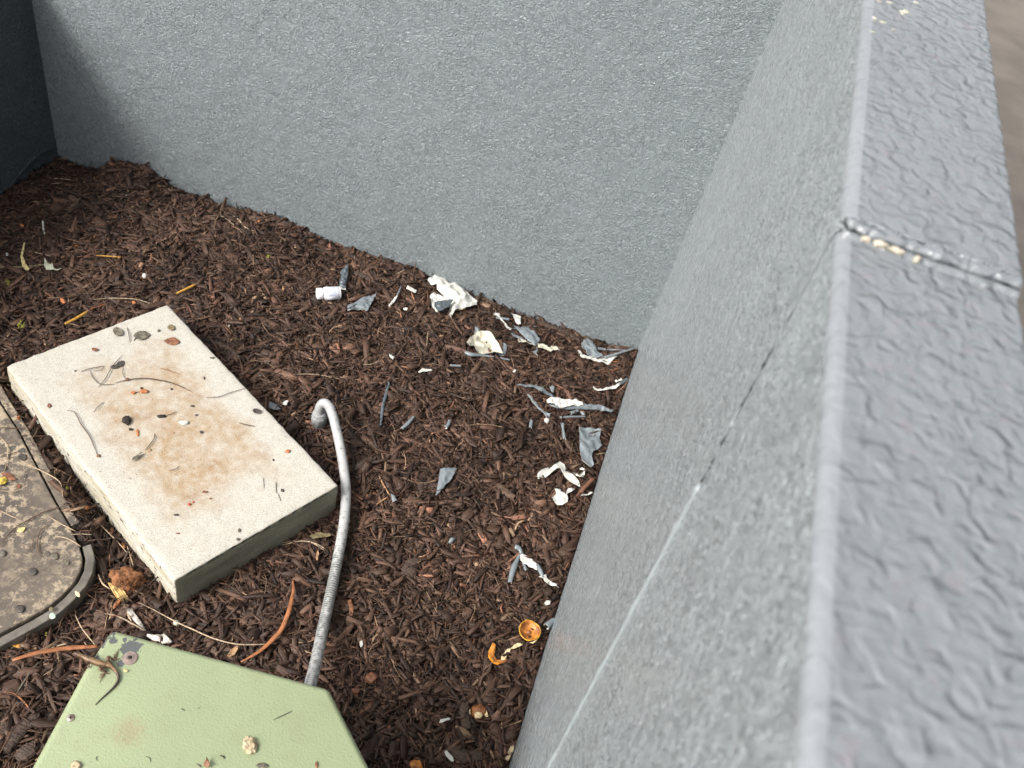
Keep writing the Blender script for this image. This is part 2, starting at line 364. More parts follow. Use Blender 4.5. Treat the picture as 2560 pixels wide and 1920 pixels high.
def chips(name, pos, Lh, Wd_, Th, yaw, pitch, roll, col, rings=3, bend=.12, taper=.5, jit=.16):
    N = len(pos); t = np.linspace(-.5, .5, rings); prof = np.ones((N, rings))
    prof[:, 0] = rng.uniform(1 - taper, 1, N); prof[:, -1] = rng.uniform(1 - taper, 1, N)
    ring = np.array([(-.5, -.5), (.5, -.5), (.5, .5), (-.5, .5)])
    V = np.zeros((N, rings, 4, 3)); bx = rng.normal(0, bend, N); bz = rng.normal(0, bend * .5, N)
    sh = 4 * t ** 2 - .5
    V[..., 0] = (t[None, :, None] * Lh[:, None, None]) + rng.normal(0, .05, (N, rings, 4)) * Lh[:, None, None] * (np.abs(t) > .4)[None, :, None]
    V[..., 1] = ring[None, None, :, 0] * Wd_[:, None, None] * prof[:, :, None] * (1 + rng.normal(0, jit, (N, rings, 4))) + (bx * Lh)[:, None, None] * sh[None, :, None]
    V[..., 2] = ring[None, None, :, 1] * Th[:, None, None] * prof[:, :, None] * (1 + rng.normal(0, jit, (N, rings, 4))) + (bz * Lh)[:, None, None] * sh[None, :, None]
    loc = V.copy() + rng.uniform(0, 5, (N, 1, 1, 3))
    cr, sr = np.cos(roll)[:, None, None], np.sin(roll)[:, None, None]
    y, z = V[..., 1] * cr - V[..., 2] * sr, V[..., 1] * sr + V[..., 2] * cr
    cp, sp = np.cos(pitch)[:, None, None], np.sin(pitch)[:, None, None]
    x, z = V[..., 0] * cp - z * sp, V[..., 0] * sp + z * cp
    cy, sy = np.cos(yaw)[:, None, None], np.sin(yaw)[:, None, None]
    X, Y = x * cy - y * sy, x * sy + y * cy
    P = np.stack([X, Y, z], -1) + pos[:, None, None, :]
    P[..., 0] = np.clip(P[..., 0], XL + .001, XR - .001); P[..., 1] = np.minimum(P[..., 1], YB - .001)
    nv = rings * 4; q = []
    for r in range(rings - 1):
        for k in range(4): q.append((r * 4 + k, r * 4 + (k + 1) % 4, r * 4 + 4 + (k + 1) % 4, r * 4 + 4 + k))
    q += [(3, 2, 1, 0), tuple(nv - 4 + k for k in range(4))]; q = np.array(q)
    return P.reshape(-1, 3), (q[None] + (np.arange(N) * nv)[:, None, None]).reshape(-1, 4), np.repeat(col, nv, 0), loc.reshape(-1, 3)
def build_chips(name, packs):
    V = np.concatenate([p[0] for p in packs]); off = np.cumsum([0] + [len(p[0]) for p in packs[:-1]])
    Q = np.concatenate([p[1] + o for p, o in zip(packs, off)]); col = np.concatenate([p[2] for p in packs]); loc = np.concatenate([p[3] for p in packs])
    me = bpy.data.meshes.new(name); me.vertices.add(len(V)); me.vertices.foreach_set('co', V.astype(np.float32).ravel())
    me.loops.add(len(Q) * 4); me.loops.foreach_set('vertex_index', Q.ravel().astype(np.int32))
    me.polygons.add(len(Q)); me.polygons.foreach_set('loop_start', np.arange(0, len(Q) * 4, 4, dtype=np.int32))
    me.update(calc_edges=True)
    a = me.attributes.new('col', 'FLOAT_COLOR', 'POINT'); a.data.foreach_set('color', np.concatenate([col, np.ones((len(col), 1))], 1).astype(np.float32).ravel())
    a = me.attributes.new('loc', 'FLOAT_VECTOR', 'POINT'); a.data.foreach_set('vector', loc.astype(np.float32).ravel())
    me.materials.append(M_CHIP); o = bpy.data.objects.new(name, me); link(o); return o
def colours(N, tan=.05, red=.02, lightness=1.):
    t = rng.beta(1.6, 2.6, N)[:, None]
    c = (1 - t) * np.array([.022, .0118, .0082]) + t * np.array([.134, .072, .046])
    c *= rng.uniform(.6, 1.3, (N, 1)); k = rng.random(N)
    c[k < tan] = np.array([.24, .155, .095]) * rng.uniform(.5, 1.3, ((k < tan).sum(), 1))
    kk = (k >= tan) & (k < tan + red); c[kk] = np.array([.24, .11, .065]) * rng.uniform(.4, 1.2, (kk.sum(), 1))
    return c * lightness
CH = np.array([-1.02, 1.09])
def soilmask(x, y):
    """0 = bare crumbly soil, 1 = full mulch"""
    a = np.exp(-(((x + .97) * .87 + (y - 1.02) * .5) / .10) ** 2) * (y < 1.5) * (y > .72) * (x < -.75)
    b = np.exp(-((x - .06) ** 2 + (y - 1.78) ** 2) / .06 ** 2)
    return 1 - np.clip(.95 * a + .85 * b, 0, 1)
def scatter(N, ymin=.35):
    p = np.stack([rng.uniform(XL, XR, N), rng.uniform(ymin, YB, N)], 1)
    # keep what the frame can see, plus a margin
    d = np.stack([p[:, 0], p[:, 1], np.full(N, -HC)], 1); cz = d @ np.array([Ud[2], Wd[2], -Vd[2]])
    sx = F * (d @ np.array([Ud[0], Wd[0], -Vd[0]])) / cz; sy = F * (d @ np.array([Ud[1], Wd[1], -Vd[1]])) / cz
    ok = (np.abs(sx) < 1750) & (np.abs(sy) < 1400)
    ok &= ~inside(p[:, 0], p[:, 1], SLAB, -.01) & ~inside(p[:, 0], p[:, 1], LID, .016)
    return p[ok]
packs = []
def layer(N, L, Wm, T, zlo, zhi, pit, rings, bend, tan, red, sig=.45, usemask=True, taper=.5, light=1.):
    p = scatter(N)
    if usemask: p = p[rng.random(len(p)) < soilmask(p[:, 0], p[:, 1])]
    n = len(p); patch = 1 + .22 * (np.sin(11 * p[:, 0] + 5 * p[:, 1]) * np.sin(13 * p[:, 1] - 4 * p[:, 0] + 1)) + .12 * np.sin(31 * p[:, 0] + 1) * np.sin(27 * p[:, 1]); l = np.clip(L * np.exp(rng.normal(0, sig, n)), L * .3, L * 3.2); wdt = Wm * np.exp(rng.normal(0, .45, n)); th = T * np.exp(rng.normal(0, .3, n))
    q = np.clip(rng.normal(0, pit, n), -1, 1)
    z = H(p[:, 0], p[:, 1]) + rng.uniform(zlo, zhi, n)
    packs.append(chips('', np.column_stack([p, z]), l, wdt, th, rng.uniform(0, 6.283, n), q, rng.normal(0, .5, n), colours(n, tan, red, light) * patch[:, None], rings, bend, taper))
layer(22000, .036, .0090, .0036, -.012, .000, .22, 3, .03, .01, .01)
layer(22000, .036, .0068, .0032, -.006, .010, .26, 4, .05, .02, .012)
layer(11000, .050, .0098, .0044, -.002, .012, .2, 4, .03, .004, .004, .35)
layer(20000, .020, .0042, .0024, -.004, .012, .3, 3, .06, .05, .02)
layer(24000, .030, .0014, .0011, -.002, .015, .25, 5, .15, .05, .04, .5, False, .3)
layer(1800, .055, .0011, .0009, .008, .016, .12, 5, .15, .2, .1, .4, False, .3)
mulch = build_chips('mulch', packs); tag(mulch, 'dark brown shredded bark mulch covering the bed', 'mulch', kind='stuff')
# fine crumbs of bare soil
packs = []
N = 60000; p = scatter(N); p = p[rng.random(len(p)) > .1 + .9 * soilmask(p[:, 0], p[:, 1])]; n = len(p)
packs.append(chips('', np.column_stack([p, H(p[:, 0], p[:, 1]) + rng.uniform(-.006, .001, n)]), rng.uniform(.002, .006, n), rng.uniform(.002, .005, n), rng.uniform(.002, .004, n),
                   rng.uniform(0, 6.28, n), rng.normal(0, .5, n), rng.normal(0, .5, n), colours(n, .03, .02) * .45, 3, .05))
o = build_chips('soil_crumbs', packs); tag(o, 'fine dark soil crumbs between mulch, cover and slab', 'soil', kind='stuff')

# ------------------------------------------------------------ walls
t = empty('back_wall', (-.9, YB, -.3)); tag(t, 'smooth mid grey textured back wall with dark corner at left', 'wall')
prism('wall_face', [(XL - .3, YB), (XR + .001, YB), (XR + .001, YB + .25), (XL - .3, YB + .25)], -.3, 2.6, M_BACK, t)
def caulk(x, y, z0, z1, par, r, amp, seed):
    P = [Vector((x, y, z0 + (z1 - z0) * i / 60)) for i in range(61)]
    rr = [r * (1 + amp * noise.noise(Vector((seed, i * .35, 0))) + amp * .6 * noise.noise(Vector((seed, i * 1.3, 4)))) for i in range(61)]
    V, Fc = tube_geo(P, rr, 8); return mesh_obj('caulk_bead', V, Fc, M_BACK, par)
caulk(XR, YB, -.2, 2.4, t, .003, .5, 3)
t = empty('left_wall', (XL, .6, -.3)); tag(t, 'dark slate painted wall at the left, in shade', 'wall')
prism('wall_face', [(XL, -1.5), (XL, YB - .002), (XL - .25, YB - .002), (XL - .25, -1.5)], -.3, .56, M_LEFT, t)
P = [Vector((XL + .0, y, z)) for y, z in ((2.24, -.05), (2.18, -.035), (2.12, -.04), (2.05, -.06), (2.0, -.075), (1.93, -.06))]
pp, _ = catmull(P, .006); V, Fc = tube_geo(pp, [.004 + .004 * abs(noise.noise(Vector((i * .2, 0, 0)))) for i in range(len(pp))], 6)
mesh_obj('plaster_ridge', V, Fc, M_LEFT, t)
t = empty('right_wall', (.196, .9, -.3)); tag(t, 'grey parapet wall at the right with a wide flat top', 'wall')
ZT = 1.525
def yj(z): return .594 - (1.525 - z) * .0807
def block(name, y0f, y1f, topf, par):
    """grid-built wall block with a rounded inner top edge"""
    V = []; Fc = []; fm = []; prof = [(XR, -.3), (XR, .3), (XR, .8), (XR, 1.2), (XR, ZT - .008)]
    for a in range(1, 6): an = R(18 * a); prof.append((XR + .008 * (1 - math.cos(an)), ZT - .008 + .008 * math.sin(an)))
    prof.append((XR + .010, ZT + .0001))
    xo = XR + .131
    prof += [(xo - .006, ZT)] + [(xo - .006 + .006 * math.sin(R(18 * a)), ZT - .006 + .006 * math.cos(R(18 * a))) for a in range(1, 6)] + [(xo, -.3)]
    m = len(prof); ns = 14
    for i in range(ns + 1):
        for (x, z) in prof:
            y = y0f(z) + (y1f(z) - y0f(z)) * i / ns; V.append((x, y, z + (topf(y) if z > 1.4 else 0)))
    for i in range(ns):
        for k in range(m - 1): a = i * m + k; Fc.append((a, a + m, a + m + 1, a + 1)); fm.append(0 if k < 4 else 2 if k < 10 else 1)
    n0 = len(V); V += V[:m] + V[ns * m:ns * m + m]
    Fc.append(tuple(range(n0, n0 + m))); fm.append(0); Fc.append(tuple(range(n0 + m, n0 + 2 * m))[::-1]); fm.append(0)
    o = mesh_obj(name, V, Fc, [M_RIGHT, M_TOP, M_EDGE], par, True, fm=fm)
    for p_ in o.data.polygons:
        if len(p_.vertices) > 4: p_.use_smooth = False
    return o
b1 = block('wall_block', lambda z: yj(z) + .003, lambda z: YB + .2, lambda y: .009 + .045 * (y - .6), t)
b2 = block('wall_block', lambda z: -1.4, lambda z: yj(z) - .003, lambda y: 0, t)
# lip of the raised block, paint-filled joint, exposed mortar
P = [Vector((XR + .004 + .124 * k / 30, .5925 + .004 * noise.noise(Vector((k * .35, 1, 0))), ZT + .0052 + .0016 * noise.noise(Vector((k * .6, 5, 0))))) for k in range(31)]
V, Fc = tube_geo(P, [.0060 + .0032 * noise.noise(Vector((k * .35, 9, 0))) for k in range(31)], 12, flat=.6); mesh_obj('coping_lip', V, Fc, M_TOP, t)
P = [Vector((XR + .003 + .126 * k / 30, .5868, ZT - .0028)) for k in range(31)]
V, Fc = tube_geo(P, [.0058 + .001 * noise.noise(Vector((k * .4, 3, 0))) for k in range(31)], 10); mesh_obj('joint_filler', V, Fc, M_TOP, t)
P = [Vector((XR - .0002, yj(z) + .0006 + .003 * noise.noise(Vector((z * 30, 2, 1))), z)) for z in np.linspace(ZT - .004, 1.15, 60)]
V, Fc = tube_geo(P, [max(.0003, .0010 + .0012 * noise.noise(Vector((k * .35, 6, 0)))) for k in range(60)], 8); mesh_obj('joint_shade_line', V, Fc, simple('seam_shade_paint', (.19, .21, .22), .5, .2, 60, 0), t)  # slightly proud darker tube, painted stand-in for the shadow inside the joint
P = [Vector((XR + .001, yj(z) + .0006, z)) for z in np.linspace(1.25, -.1, 140)]
V, Fc = tube_geo(P, [.0036 + .0022 * noise.noise(Vector((k * .23, 2, 0))) + .001 * noise.noise(Vector((k * .9, 4, 0))) for k in range(140)], 8); mesh_obj('joint_bead', V, Fc, simple('seam_ridge_paint', (.235, .262, .275), .42, .08, 60, .0006), t)
def lump(cx, cy, cz, rx, ry, rz, seed, amp=.3, sub=3, freq=1.6):
    bm = bmesh.new(); bmesh.ops.create_icosphere(bm, subdivisions=sub, radius=1); V = []; Fc = []
    for v in bm.verts:
        k = 1 + amp * noise.noise(v.co * freq + Vector((seed, seed * 1.7, 0))) + amp * .5 * noise.noise(v.co * freq * 2.7 + Vector((seed, 0, seed)))
        V.append((cx + v.co.x * k * rx, cy + v.co.y * k * ry, cz + v.co.z * k * rz))
    Fc = [[v.index for v in f.verts] for f in bm.faces]; bm.free(); return V, Fc
for k, (x, y, a, c) in enumerate(((.150, .5845, .0036, .0008), (.160, .584, .0048, .0014), (.171, .583, .0058, .0012), (.186, .5815, .0022, .0012))):
    V, Fc = lump(x, y, ZT + .0028, a, .0022, c + .0015, k * 3.1, .5); mesh_obj('exposed_mortar', V, Fc, M_MORTAR, t)
# rough patch high on the far block
for k in range(14):
    q = G(*px('D', 1925 + random.uniform(-40, 75), random.uniform(-8, 70)), ZT + .028); r = random.uniform(.0008, .002)
    V, Fc = lump(q.x, q.y, ZT + .009 + .045 * (q.y - .6), r * 2.2, r, .0008, k, .5, 2); mesh_obj('exposed_mortar', V, Fc, M_MORTAR, t)

# ------------------------------------------------------------ concrete slab
cS = sum((Vector(p) for p in SLAB), Vector((0, 0))) / 4
ex = (Vector(SLAB[3]) - Vector(SLAB[0])); ang = math.atan2(ex.y, ex.x); LX, LY = ex.length, (Vector(SLAB[1]) - Vector(SLAB[0])).length
def rough_box(name, lx, ly, z0, z1, mats):
    bm = bmesh.new(); bmesh.ops.create_cube(bm, size=1)
    for v in bm.verts: v.co = Vector((v.co.x * lx, v.co.y * ly, z0 + (v.co.z + .5) * (z1 - z0)))
    bmesh.ops.bevel(bm, geom=bm.edges[:], offset=.005, segments=2, affect='EDGES', profile=.6)
    bmesh.ops.subdivide_edges(bm, edges=[e for e in bm.edges if e.calc_length() > .05], cuts=50, use_grid_fill=True)
    for f in bm.faces:
        nn = f.normal; f.material_index = 0 if nn.z > .75 else (1 if nn.x > .6 else 2); f.smooth = True
    bm.normal_update()
    for v in bm.verts:
        e = (abs(v.co.x) > lx / 2 - .012) + (abs(v.co.y) > ly / 2 - .012) + (v.co.z > z1 - .012)
        k = .0006 * noise.noise(v.co * 30) + (e > 1) * (.0022 * (noise.noise(v.co * 45) - .3) - .005 * max(0, noise.noise(v.co * 17 + Vector((3, 3, 3))) - .25))
        if v.co.y < -ly / 2 + .006: k += .0022 * noise.noise(v.co * 28 + Vector((7, 0, 0)))
        v.co += v.normal * k
    me = bpy.data.meshes.new(name); bm.to_mesh(me); bm.free()
    for m in mats: me.materials.append(m)
    o = bpy.data.objects.new(name, me); link(o); return o
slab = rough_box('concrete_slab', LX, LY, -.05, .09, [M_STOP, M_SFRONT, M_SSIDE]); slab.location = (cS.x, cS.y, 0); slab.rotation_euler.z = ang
tag(slab, 'thick rectangular cream concrete slab with tan stains lying on the mulch', 'concrete slab')

# ------------------------------------------------------------ ground cover box at the left
def offset(poly, d):
    n = len(poly); out = []
    for i in range(n):
        a, b, c = Vector(poly[i - 1]), Vector(poly[i]), Vector(poly[(i + 1) % n])
        n1 = Vector(((b - a).y, -(b - a).x)).normalized(); n2 = Vector(((c - b).y, -(c - b).x)).normalized()
        m = (n1 + n2).normalized(); out.append(b + m * d / max(.4, m.dot(n1)))
    return out
area = sum(LID[i - 1][0] * LID[i][1] - LID[i][0] * LID[i - 1][1] for i in range(len(LID)))
sg = 1 if area > 0 else -1
cL = sum((Vector(p) for p in LID), Vector((0, 0))) / len(LID)
t = empty('utility_cover', (cL.x, cL.y, -.02)); tag(t, 'worn speckled utility box cover with rounded corner set in a dark rim', 'utility cover')
prism('cover_plate', LID, -.02, .035, M_LID, t, .003, 2)
def band(name, ids, d0, d1, z1, mat):
    a, b = offset(LID, sg * d0), offset(LID, sg * d1); n = len(ids); V = []
    for z in (z1, -.05):
        V += [(*a[i], z) for i in ids]; V += [(*b[i], z) for i in ids]
    Fc = []
    for k in range(n - 1):
        q = [(k, k + 1, n + k + 1, n + k), (n + k, n + k + 1, 3 * n + k + 1, 3 * n + k), (k + 1, k, 2 * n + k, 2 * n + k + 1)]; Fc += [f[::-1] if sg > 0 else f for f in q]
    Fc += [(0, n, 3 * n, 2 * n), (2 * n - 1, n - 1, 3 * n - 1, 4 * n - 1)]
    o = mesh_obj(name, V, Fc, mat, t, False); bevel(o, .0025, 2); return o
band('rim', list(range(6, 15)), .005, .024, .029, M_RIM)
band('frame_strip', list(range(0, 6)), .004, .022, .031, M_LID)

# ------------------------------------------------------------ green cabinet
TZ = .5
b0 = [G(*px('D', *p), TZ).xy for p in ((240, 1357), (711, 1485), (800, 1659), (180, 1449), (66, 1659))]
ext = lambda a, b, k: a + (b - a) * k
BOX = [b0[0], b0[1], ext(b0[1], b0[2], 2.3), Vector((ext(b0[1], b0[2], 2.3).x - .06, .20)), Vector((ext(b0[3], b0[4], 1.9).x + .02, .17)), ext(b0[3], b0[4], 1.9), b0[3]]
OB = Vector((BOX[0].x + .2, BOX[0].y - .2, 0))
def bxy(win, x, y): p = W_(win, x, y, 0, 'b'); return p.x - OB.x, p.y - OB.y
q = lambda x, y, r: (*bxy('Z', x, y), r)
STAIN = (*bxy('X', 797, 1300), .028)
t = empty('green_cabinet', OB); tag(t, 'pale green painted metal cabinet with clipped corner and chipped paint', 'utility cabinet')
gm = green_mat([q(1260, 490, .0125), q(1170, 540, .0085), q(1330, 510, .008), q(965, 400, .0062), q(1150, 385, .0038), q(1105, 765, .0058), q(880, 250, .0105), q(850, 270, .009), q(790, 400, .0075), q(760, 440, .006), q(925, 225, .0065), q(690, 640, .005), q(1170, 285, .0025), q(1385, 340, .002)])
lid = prism('cabinet_top', [Vector(p) for p in BOX], -.055, 0, gm, None, .010, 5); lid.modifiers['bevel'].harden_normals = False
for pl in lid.data.polygons: pl.use_smooth = True
lid.parent = t
# origin of the top: its surface, so that the worn spots sit in object space
me = lid.data; sh = lid.location.copy()
for v in me.vertices: v.co += sh - Vector((OB.x, OB.y, 0))
lid.location = (0, 0, TZ)
ins = offset(BOX, -.014 if sum(BOX[i - 1].x * BOX[i].y - BOX[i].x * BOX[i - 1].y for i in range(7)) > 0 else .014)
prism('cabinet_body', ins, -.1, TZ - .05, gm, t, .004, 2)
def disc(name, cx, cy, cz, prof, mat, par, seg=32):
    V = []; Fc = []
    for r, z in prof:
        for k in range(seg): a = 2 * math.pi * k / seg; V.append((cx + r * math.cos(a), cy + r * math.sin(a), cz + z))
    for i in range(len(prof) - 1):
        for k in range(seg): Fc.append((i * seg + k, i * seg + (k + 1) % seg, (i + 1) * seg + (k + 1) % seg, (i + 1) * seg + k))
    Fc.append(tuple(range((len(prof) - 1) * seg, len(prof) * seg)))
    return mesh_obj(name, V, Fc, mat, par, True)
p = W_('Z', 1235, 668, 0, 'b')
bo = disc('bolt', p.x, p.y, TZ, [(.0108, -.001), (.0108, .0012), (.0102, .0018), (.0058, .0024), (.0052, .0030), (.0036, .0030), (.0034, .0024), (.0004, .0022)], M_METAL, t); bo.data.polygons.foreach_set('use_smooth', [False] * len(bo.data.polygons))
hx = disc('socket', p.x, p.y, TZ, [(.0031, .0012), (.0030, .0031), (.0001, .0031)], M_BLACK, bo, 6); 
p = W_('Z', 296, 1612, 0, 'b')
sc = disc('screw', p.x, p.y, TZ, [(.0056, -.001), (.0055, .0008), (.0045, .0018), (.0002, .0021)], M_METAL, t)
for k in range(2):
    a = R(35 + 90 * k); d = Vector((math.cos(a), math.sin(a))); e = Vector((-d.y, d.x))
    V = [(p.x + d.x * u * .0027 + e.x * v_ * .0006, p.y + d.y * u * .0027 + e.y * v_ * .0006, TZ + z) for z in (.0012, .0026) for u, v_ in ((-1, -1), (1, -1), (1, 1), (-1, 1))]
    s_ = mesh_obj('screw_slot', V, [(0, 3, 2, 1), (4, 5, 6, 7), (0, 1, 5, 4), (1, 2, 6, 5), (2, 3, 7, 6), (3, 0, 4, 7)], M_BLACK, t, False)

# ------------------------------------------------------------ conduit
CP = [(690, 893, .045), (691, 880, .066), (698, 871, .082), (709, 876, .084), (718, 895, .074), (727, 930, .06), (736, 972, .05), (743, 1015, .043), (747, 1055, .04), (746, 1100, .034), (740, 1150, .030), (731, 1200, .030), (720, 1255, .032), (708, 1310, .040), (697, 1360, .055), (688, 1405, .075), (679, 1445, .1), (671, 1475, .12), (664, 1500, .135), (655, 1525, .15)]
pts = [G(*px('D', x, y), z) for x, y, z in CP]
path, par_ = catmull(pts, .0016); L_ = len(path); seg = 18
rad = [.0122 + (.0004, .0001, -.0007, .0001)[i % 4] * (.25 if par_[i] < 9 else 1) for i in range(L_)]
V, Fc = tube_geo(path, rad, seg)
t = empty('electrical_conduit', (pts[0].x, pts[0].y, 0)); tag(t, 'light grey ribbed flexible conduit curving past the slab corner to the cabinet', 'conduit')
cm, n_, b_ = newmat('grey_conduit_plastic'); at = nd(n_, 'ShaderNodeAttribute', attribute_name='dirt')
cc = mix(n_, ramp(n_, nz(n_, coords(n_), 18, 4), [(.35, 0), (.7, 1)]), (.33, .33, .33), (.42, .42, .41))
n_.links.new(mix(n_, at.outputs['Fac'], cc, (.05, .055, .045)), b_.inputs['Base Color']); b_.inputs['Roughness'].default_value = .5
bump(n_, b_, nz(n_, coords(n_), 300, 2), .0003)
o = mesh_obj('hose', V, Fc, cm, t); dv = []
for i in range(L_):
    u = par_[i]; reg = math.exp(-((u - 12.3) / 1.5) ** 2) + .35 * (u > 13.5) + .05
    for k in range(seg):
        g_ = (.15, .6, 1, .6)[i % 4]; side = .45 + .55 * abs(math.cos(2 * math.pi * k / seg))
        s_ = noise.noise(Vector((i * .12, k * .55, 3))) * .9 + .5 * noise.noise(Vector((i * .6, k * .9, 8)))
        dv.append(min(1, max(0, (reg * (.35 + side * .5) + s_ * .8 - .22) * 3.5)) * g_)
a = o.data.attributes.new('dirt', 'FLOAT', 'POINT'); a.data.foreach_set('value', dv)
q0 = G(*px('D', 690, 893), .045)
fit = disc('coupling', q0.x, q0.y, 0, [(.019, -.03), (.019, .012), (.0195, .013), (.0195, .034), (.0185, .037), (.0175, .038), (.0172, .048), (.013, .05)], simple('grey_fitting_plastic', (.26, .265, .265), .5, .3, 60, .0006), t, 40)
for k, v in enumerate(fit.data.vertices):
    if (k % 40) % 4 < 2 and 2 <= k // 40 <= 4: v.co.x *= 1; c_ = Vector((v.co.x - (q0.x - t.location.x) + fit.location.x, v.co.y)); v.co.xy = v.co.xy * 1.0 + c_.normalized() * .0009

# ------------------------------------------------------------ small-object builders
def sheet(name, pts2, zf, mt, mb, parent=None, spacing=.0032, th=.0007, jag=.0006):
    P = [Vector(p) for p in pts2]; out = []
    for i in range(len(P)):
        a, b = P[i], P[(i + 1) % len(P)]; k = max(1, int((b - a).length / spacing)); nn = Vector((-(b - a).y, (b - a).x)).normalized() if (b - a).length else Vector((0, 0))
        for j in range(k): out.append(a.lerp(b, j / k) + nn * (random.uniform(-jag, jag) if j else 0))
    cx, cy = sum(p.x for p in P) / len(P), sum(p.y for p in P) / len(P)
    x0, x1 = min(p.x for p in out), max(p.x for p in out); y0, y1 = min(p.y for p in out), max(p.y for p in out); ins_ = []
    poly = [(p.x, p.y) for p in out]; gx_ = np.arange(x0, x1, spacing); gy_ = np.arange(y0, y1, spacing)
    if len(gx_) and len(gy_):
        A, B = np.meshgrid(gx_, gy_); A = A + rng.uniform(-.25, .25, A.shape) * spacing; B = B + rng.uniform(-.25, .25, B.shape) * spacing
        r = np.zeros(A.shape, bool)
        for i in range(len(poly)):
            (ax, ay), (bx_, by_) = poly[i], poly[i - 1]; r ^= ((ay > B) != (by_ > B)) & (A < (bx_ - ax) * (B - ay) / (by_ - ay + 1e-12) + ax)
        ins_ = [Vector(v) for v in zip(A[r], B[r])]
    ne = len(out); res = delaunay_2d_cdt(out + ins_, [(i, (i + 1) % ne) for i in range(ne)], [], 1, 1e-6)
    vs, fs = res[0], [f for f in res[2]]
    if not fs: return None
    V = []
    edge = np.array([(p.x, p.y) for p in out])
    for v in vs:
        d = float(np.min(np.hypot(edge[:, 0] - v.x, edge[:, 1] - v.y))); V.append((v.x, v.y, zf(v.x, v.y, d)))
    Fc = []
    for f in fs:
        a, b, c = (vs[i] for i in f[:3]); cr = (b - a).x * (c - a).y - (b - a).y * (c - a).x
        Fc.append(list(f) if cr > 0 else list(f)[::-1])
    o = mesh_obj(name, V, Fc, [mt, mb], parent)
    s = o.modifiers.new('thickness', 'SOLIDIFY'); s.thickness = th; s.offset = 0; s.material_offset = 1; s.material_offset_rim = 1
    return o
SURFZ = {'s': .09, 'b': .5, 'l': .035}
def scrap(name, label, cat, win, pts, mt, mb=None, surf='m', lift=.017, amp=.006, freq=45, curl=.004, parent=None, group=None, tent=0., spacing=.0032, th=.0007, seed=None, fl=False):
    if fl: spacing = .0062; amp *= 1.25
    sd = seed if seed is not None else random.uniform(0, 90)
    P = [W_(win, x, y, lift, surf).xy for x, y in pts]; cx = sum(p.x for p in P) / len(P); cy = sum(p.y for p in P) / len(P)
    base = (lambda x, y: float(H(x, y))) if surf == 'm' else (lambda x, y: SURFZ[surf])
    def zf(x, y, d):
        v = Vector((x * freq + sd, y * freq, sd)); c = 1 - abs(noise.noise(v)) * 2.2; c2 = noise.noise(v * 2.3)
        return max(base(x, y) + lift + 1.4 * amp * (c * .6 + c2 * .35) + curl * math.exp(-d / .004) * (noise.noise(v * .6) + .2) + tent * min(d, .02) / .02, base(x, y) + (.011 if surf == 'm' else .0006))
    o = sheet(name, P, zf, mt, mb or mt, parent, spacing, th)
    if o and fl: o.data.polygons.foreach_set('use_smooth', [False] * len(o.data.polygons))
    if o and not parent: tag(o, label, cat, group)
    return o
def roll(name, label, cat, win, pts, widths, mt, mb=None, surf='m', lift=.015, arc=290, parent=None, group=None, lifts=None, th=.0006):
    lf = lifts or [0] * len(pts); r0 = [w * .0005 for w in widths]
    P = [W_(win, x, y, lift + l + r, surf) for (x, y), l, r in zip(pts, lf, r0)]; path, par = catmull(P, .003)
    if len(P) == 2: par = [p / 2 for p in par]
    rr = [float(np.interp(u, range(len(r0)), r0)) * (1 + .15 * noise.noise(Vector((i * .3, sum(p.x for p in P) * 9, 0)))) for i, u in enumerate(par)]
    V, Fc = tube_geo(path, rr, 9, R(arc), R(90 - arc / 2 + random.uniform(-35, 35) + 0), .8)
    o = mesh_obj(name, V, Fc, [mt, mb or M_WHITE], parent)
    s = o.modifiers.new('thickness', 'SOLIDIFY'); s.thickness = th; s.offset = 0; s.material_offset = 1; s.material_offset_rim = 1
    if not parent: tag(o, label, cat, group)
    return o
def twig(name, label, cat, win, pts, r, mat, surf='m', lift=.0, flat=1., parent=None, group=None, taper=.6, lifts=None, rough=.15, arch=0.):
    lf = lifts or [0] * len(pts); r *= .001; P = []
    for i, ((x, y), l) in enumerate(zip(pts, lf)):
        P.append(W_(win, x, y, lift + l + r * flat + (.012 if surf == 'm' else .0) + arch * math.sin(math.pi * i / (len(pts) - 1)), surf))
    path, par = catmull(P, .004 if r < .003 else .006); n = len(path)
    rr = [r * (1 - taper * abs(2 * i / (n - 1) - 1) ** 2.5) * (1 + rough * noise.noise(Vector((i * .7, r * 999, x)))) for i in range(n)]
    V, Fc = tube_geo(path, rr, 7, flat=flat); o = mesh_obj(name, V, Fc, mat, parent)
    if not parent: tag(o, label, cat, group)
    return o
def leaf(name, label, cat, win, cx, cy, a, b, rot, mat, surf='s', group=None, amp=.002, lift=.0022, point=.6, parent=None, tilt=0):
    pts = []
    for k in range(20):
        u = 2 * math.pi * k / 20; c, s = math.cos(u), math.sin(u); s *= (1 - point * abs(c) ** 3); rx, ry = a * c, b * s * (1 + .08 * math.sin(3 * u + a))
        pts.append((cx + rx * math.cos(rot) - ry * math.sin(rot), cy + rx * math.sin(rot) + ry * math.cos(rot)))
    return scrap(name, label, cat, win, pts, mat, mat, surf, lift + (.010 if surf == 'm' else 0), amp, 60, .003, group=group, spacing=.0025, th=.0005, parent=parent)
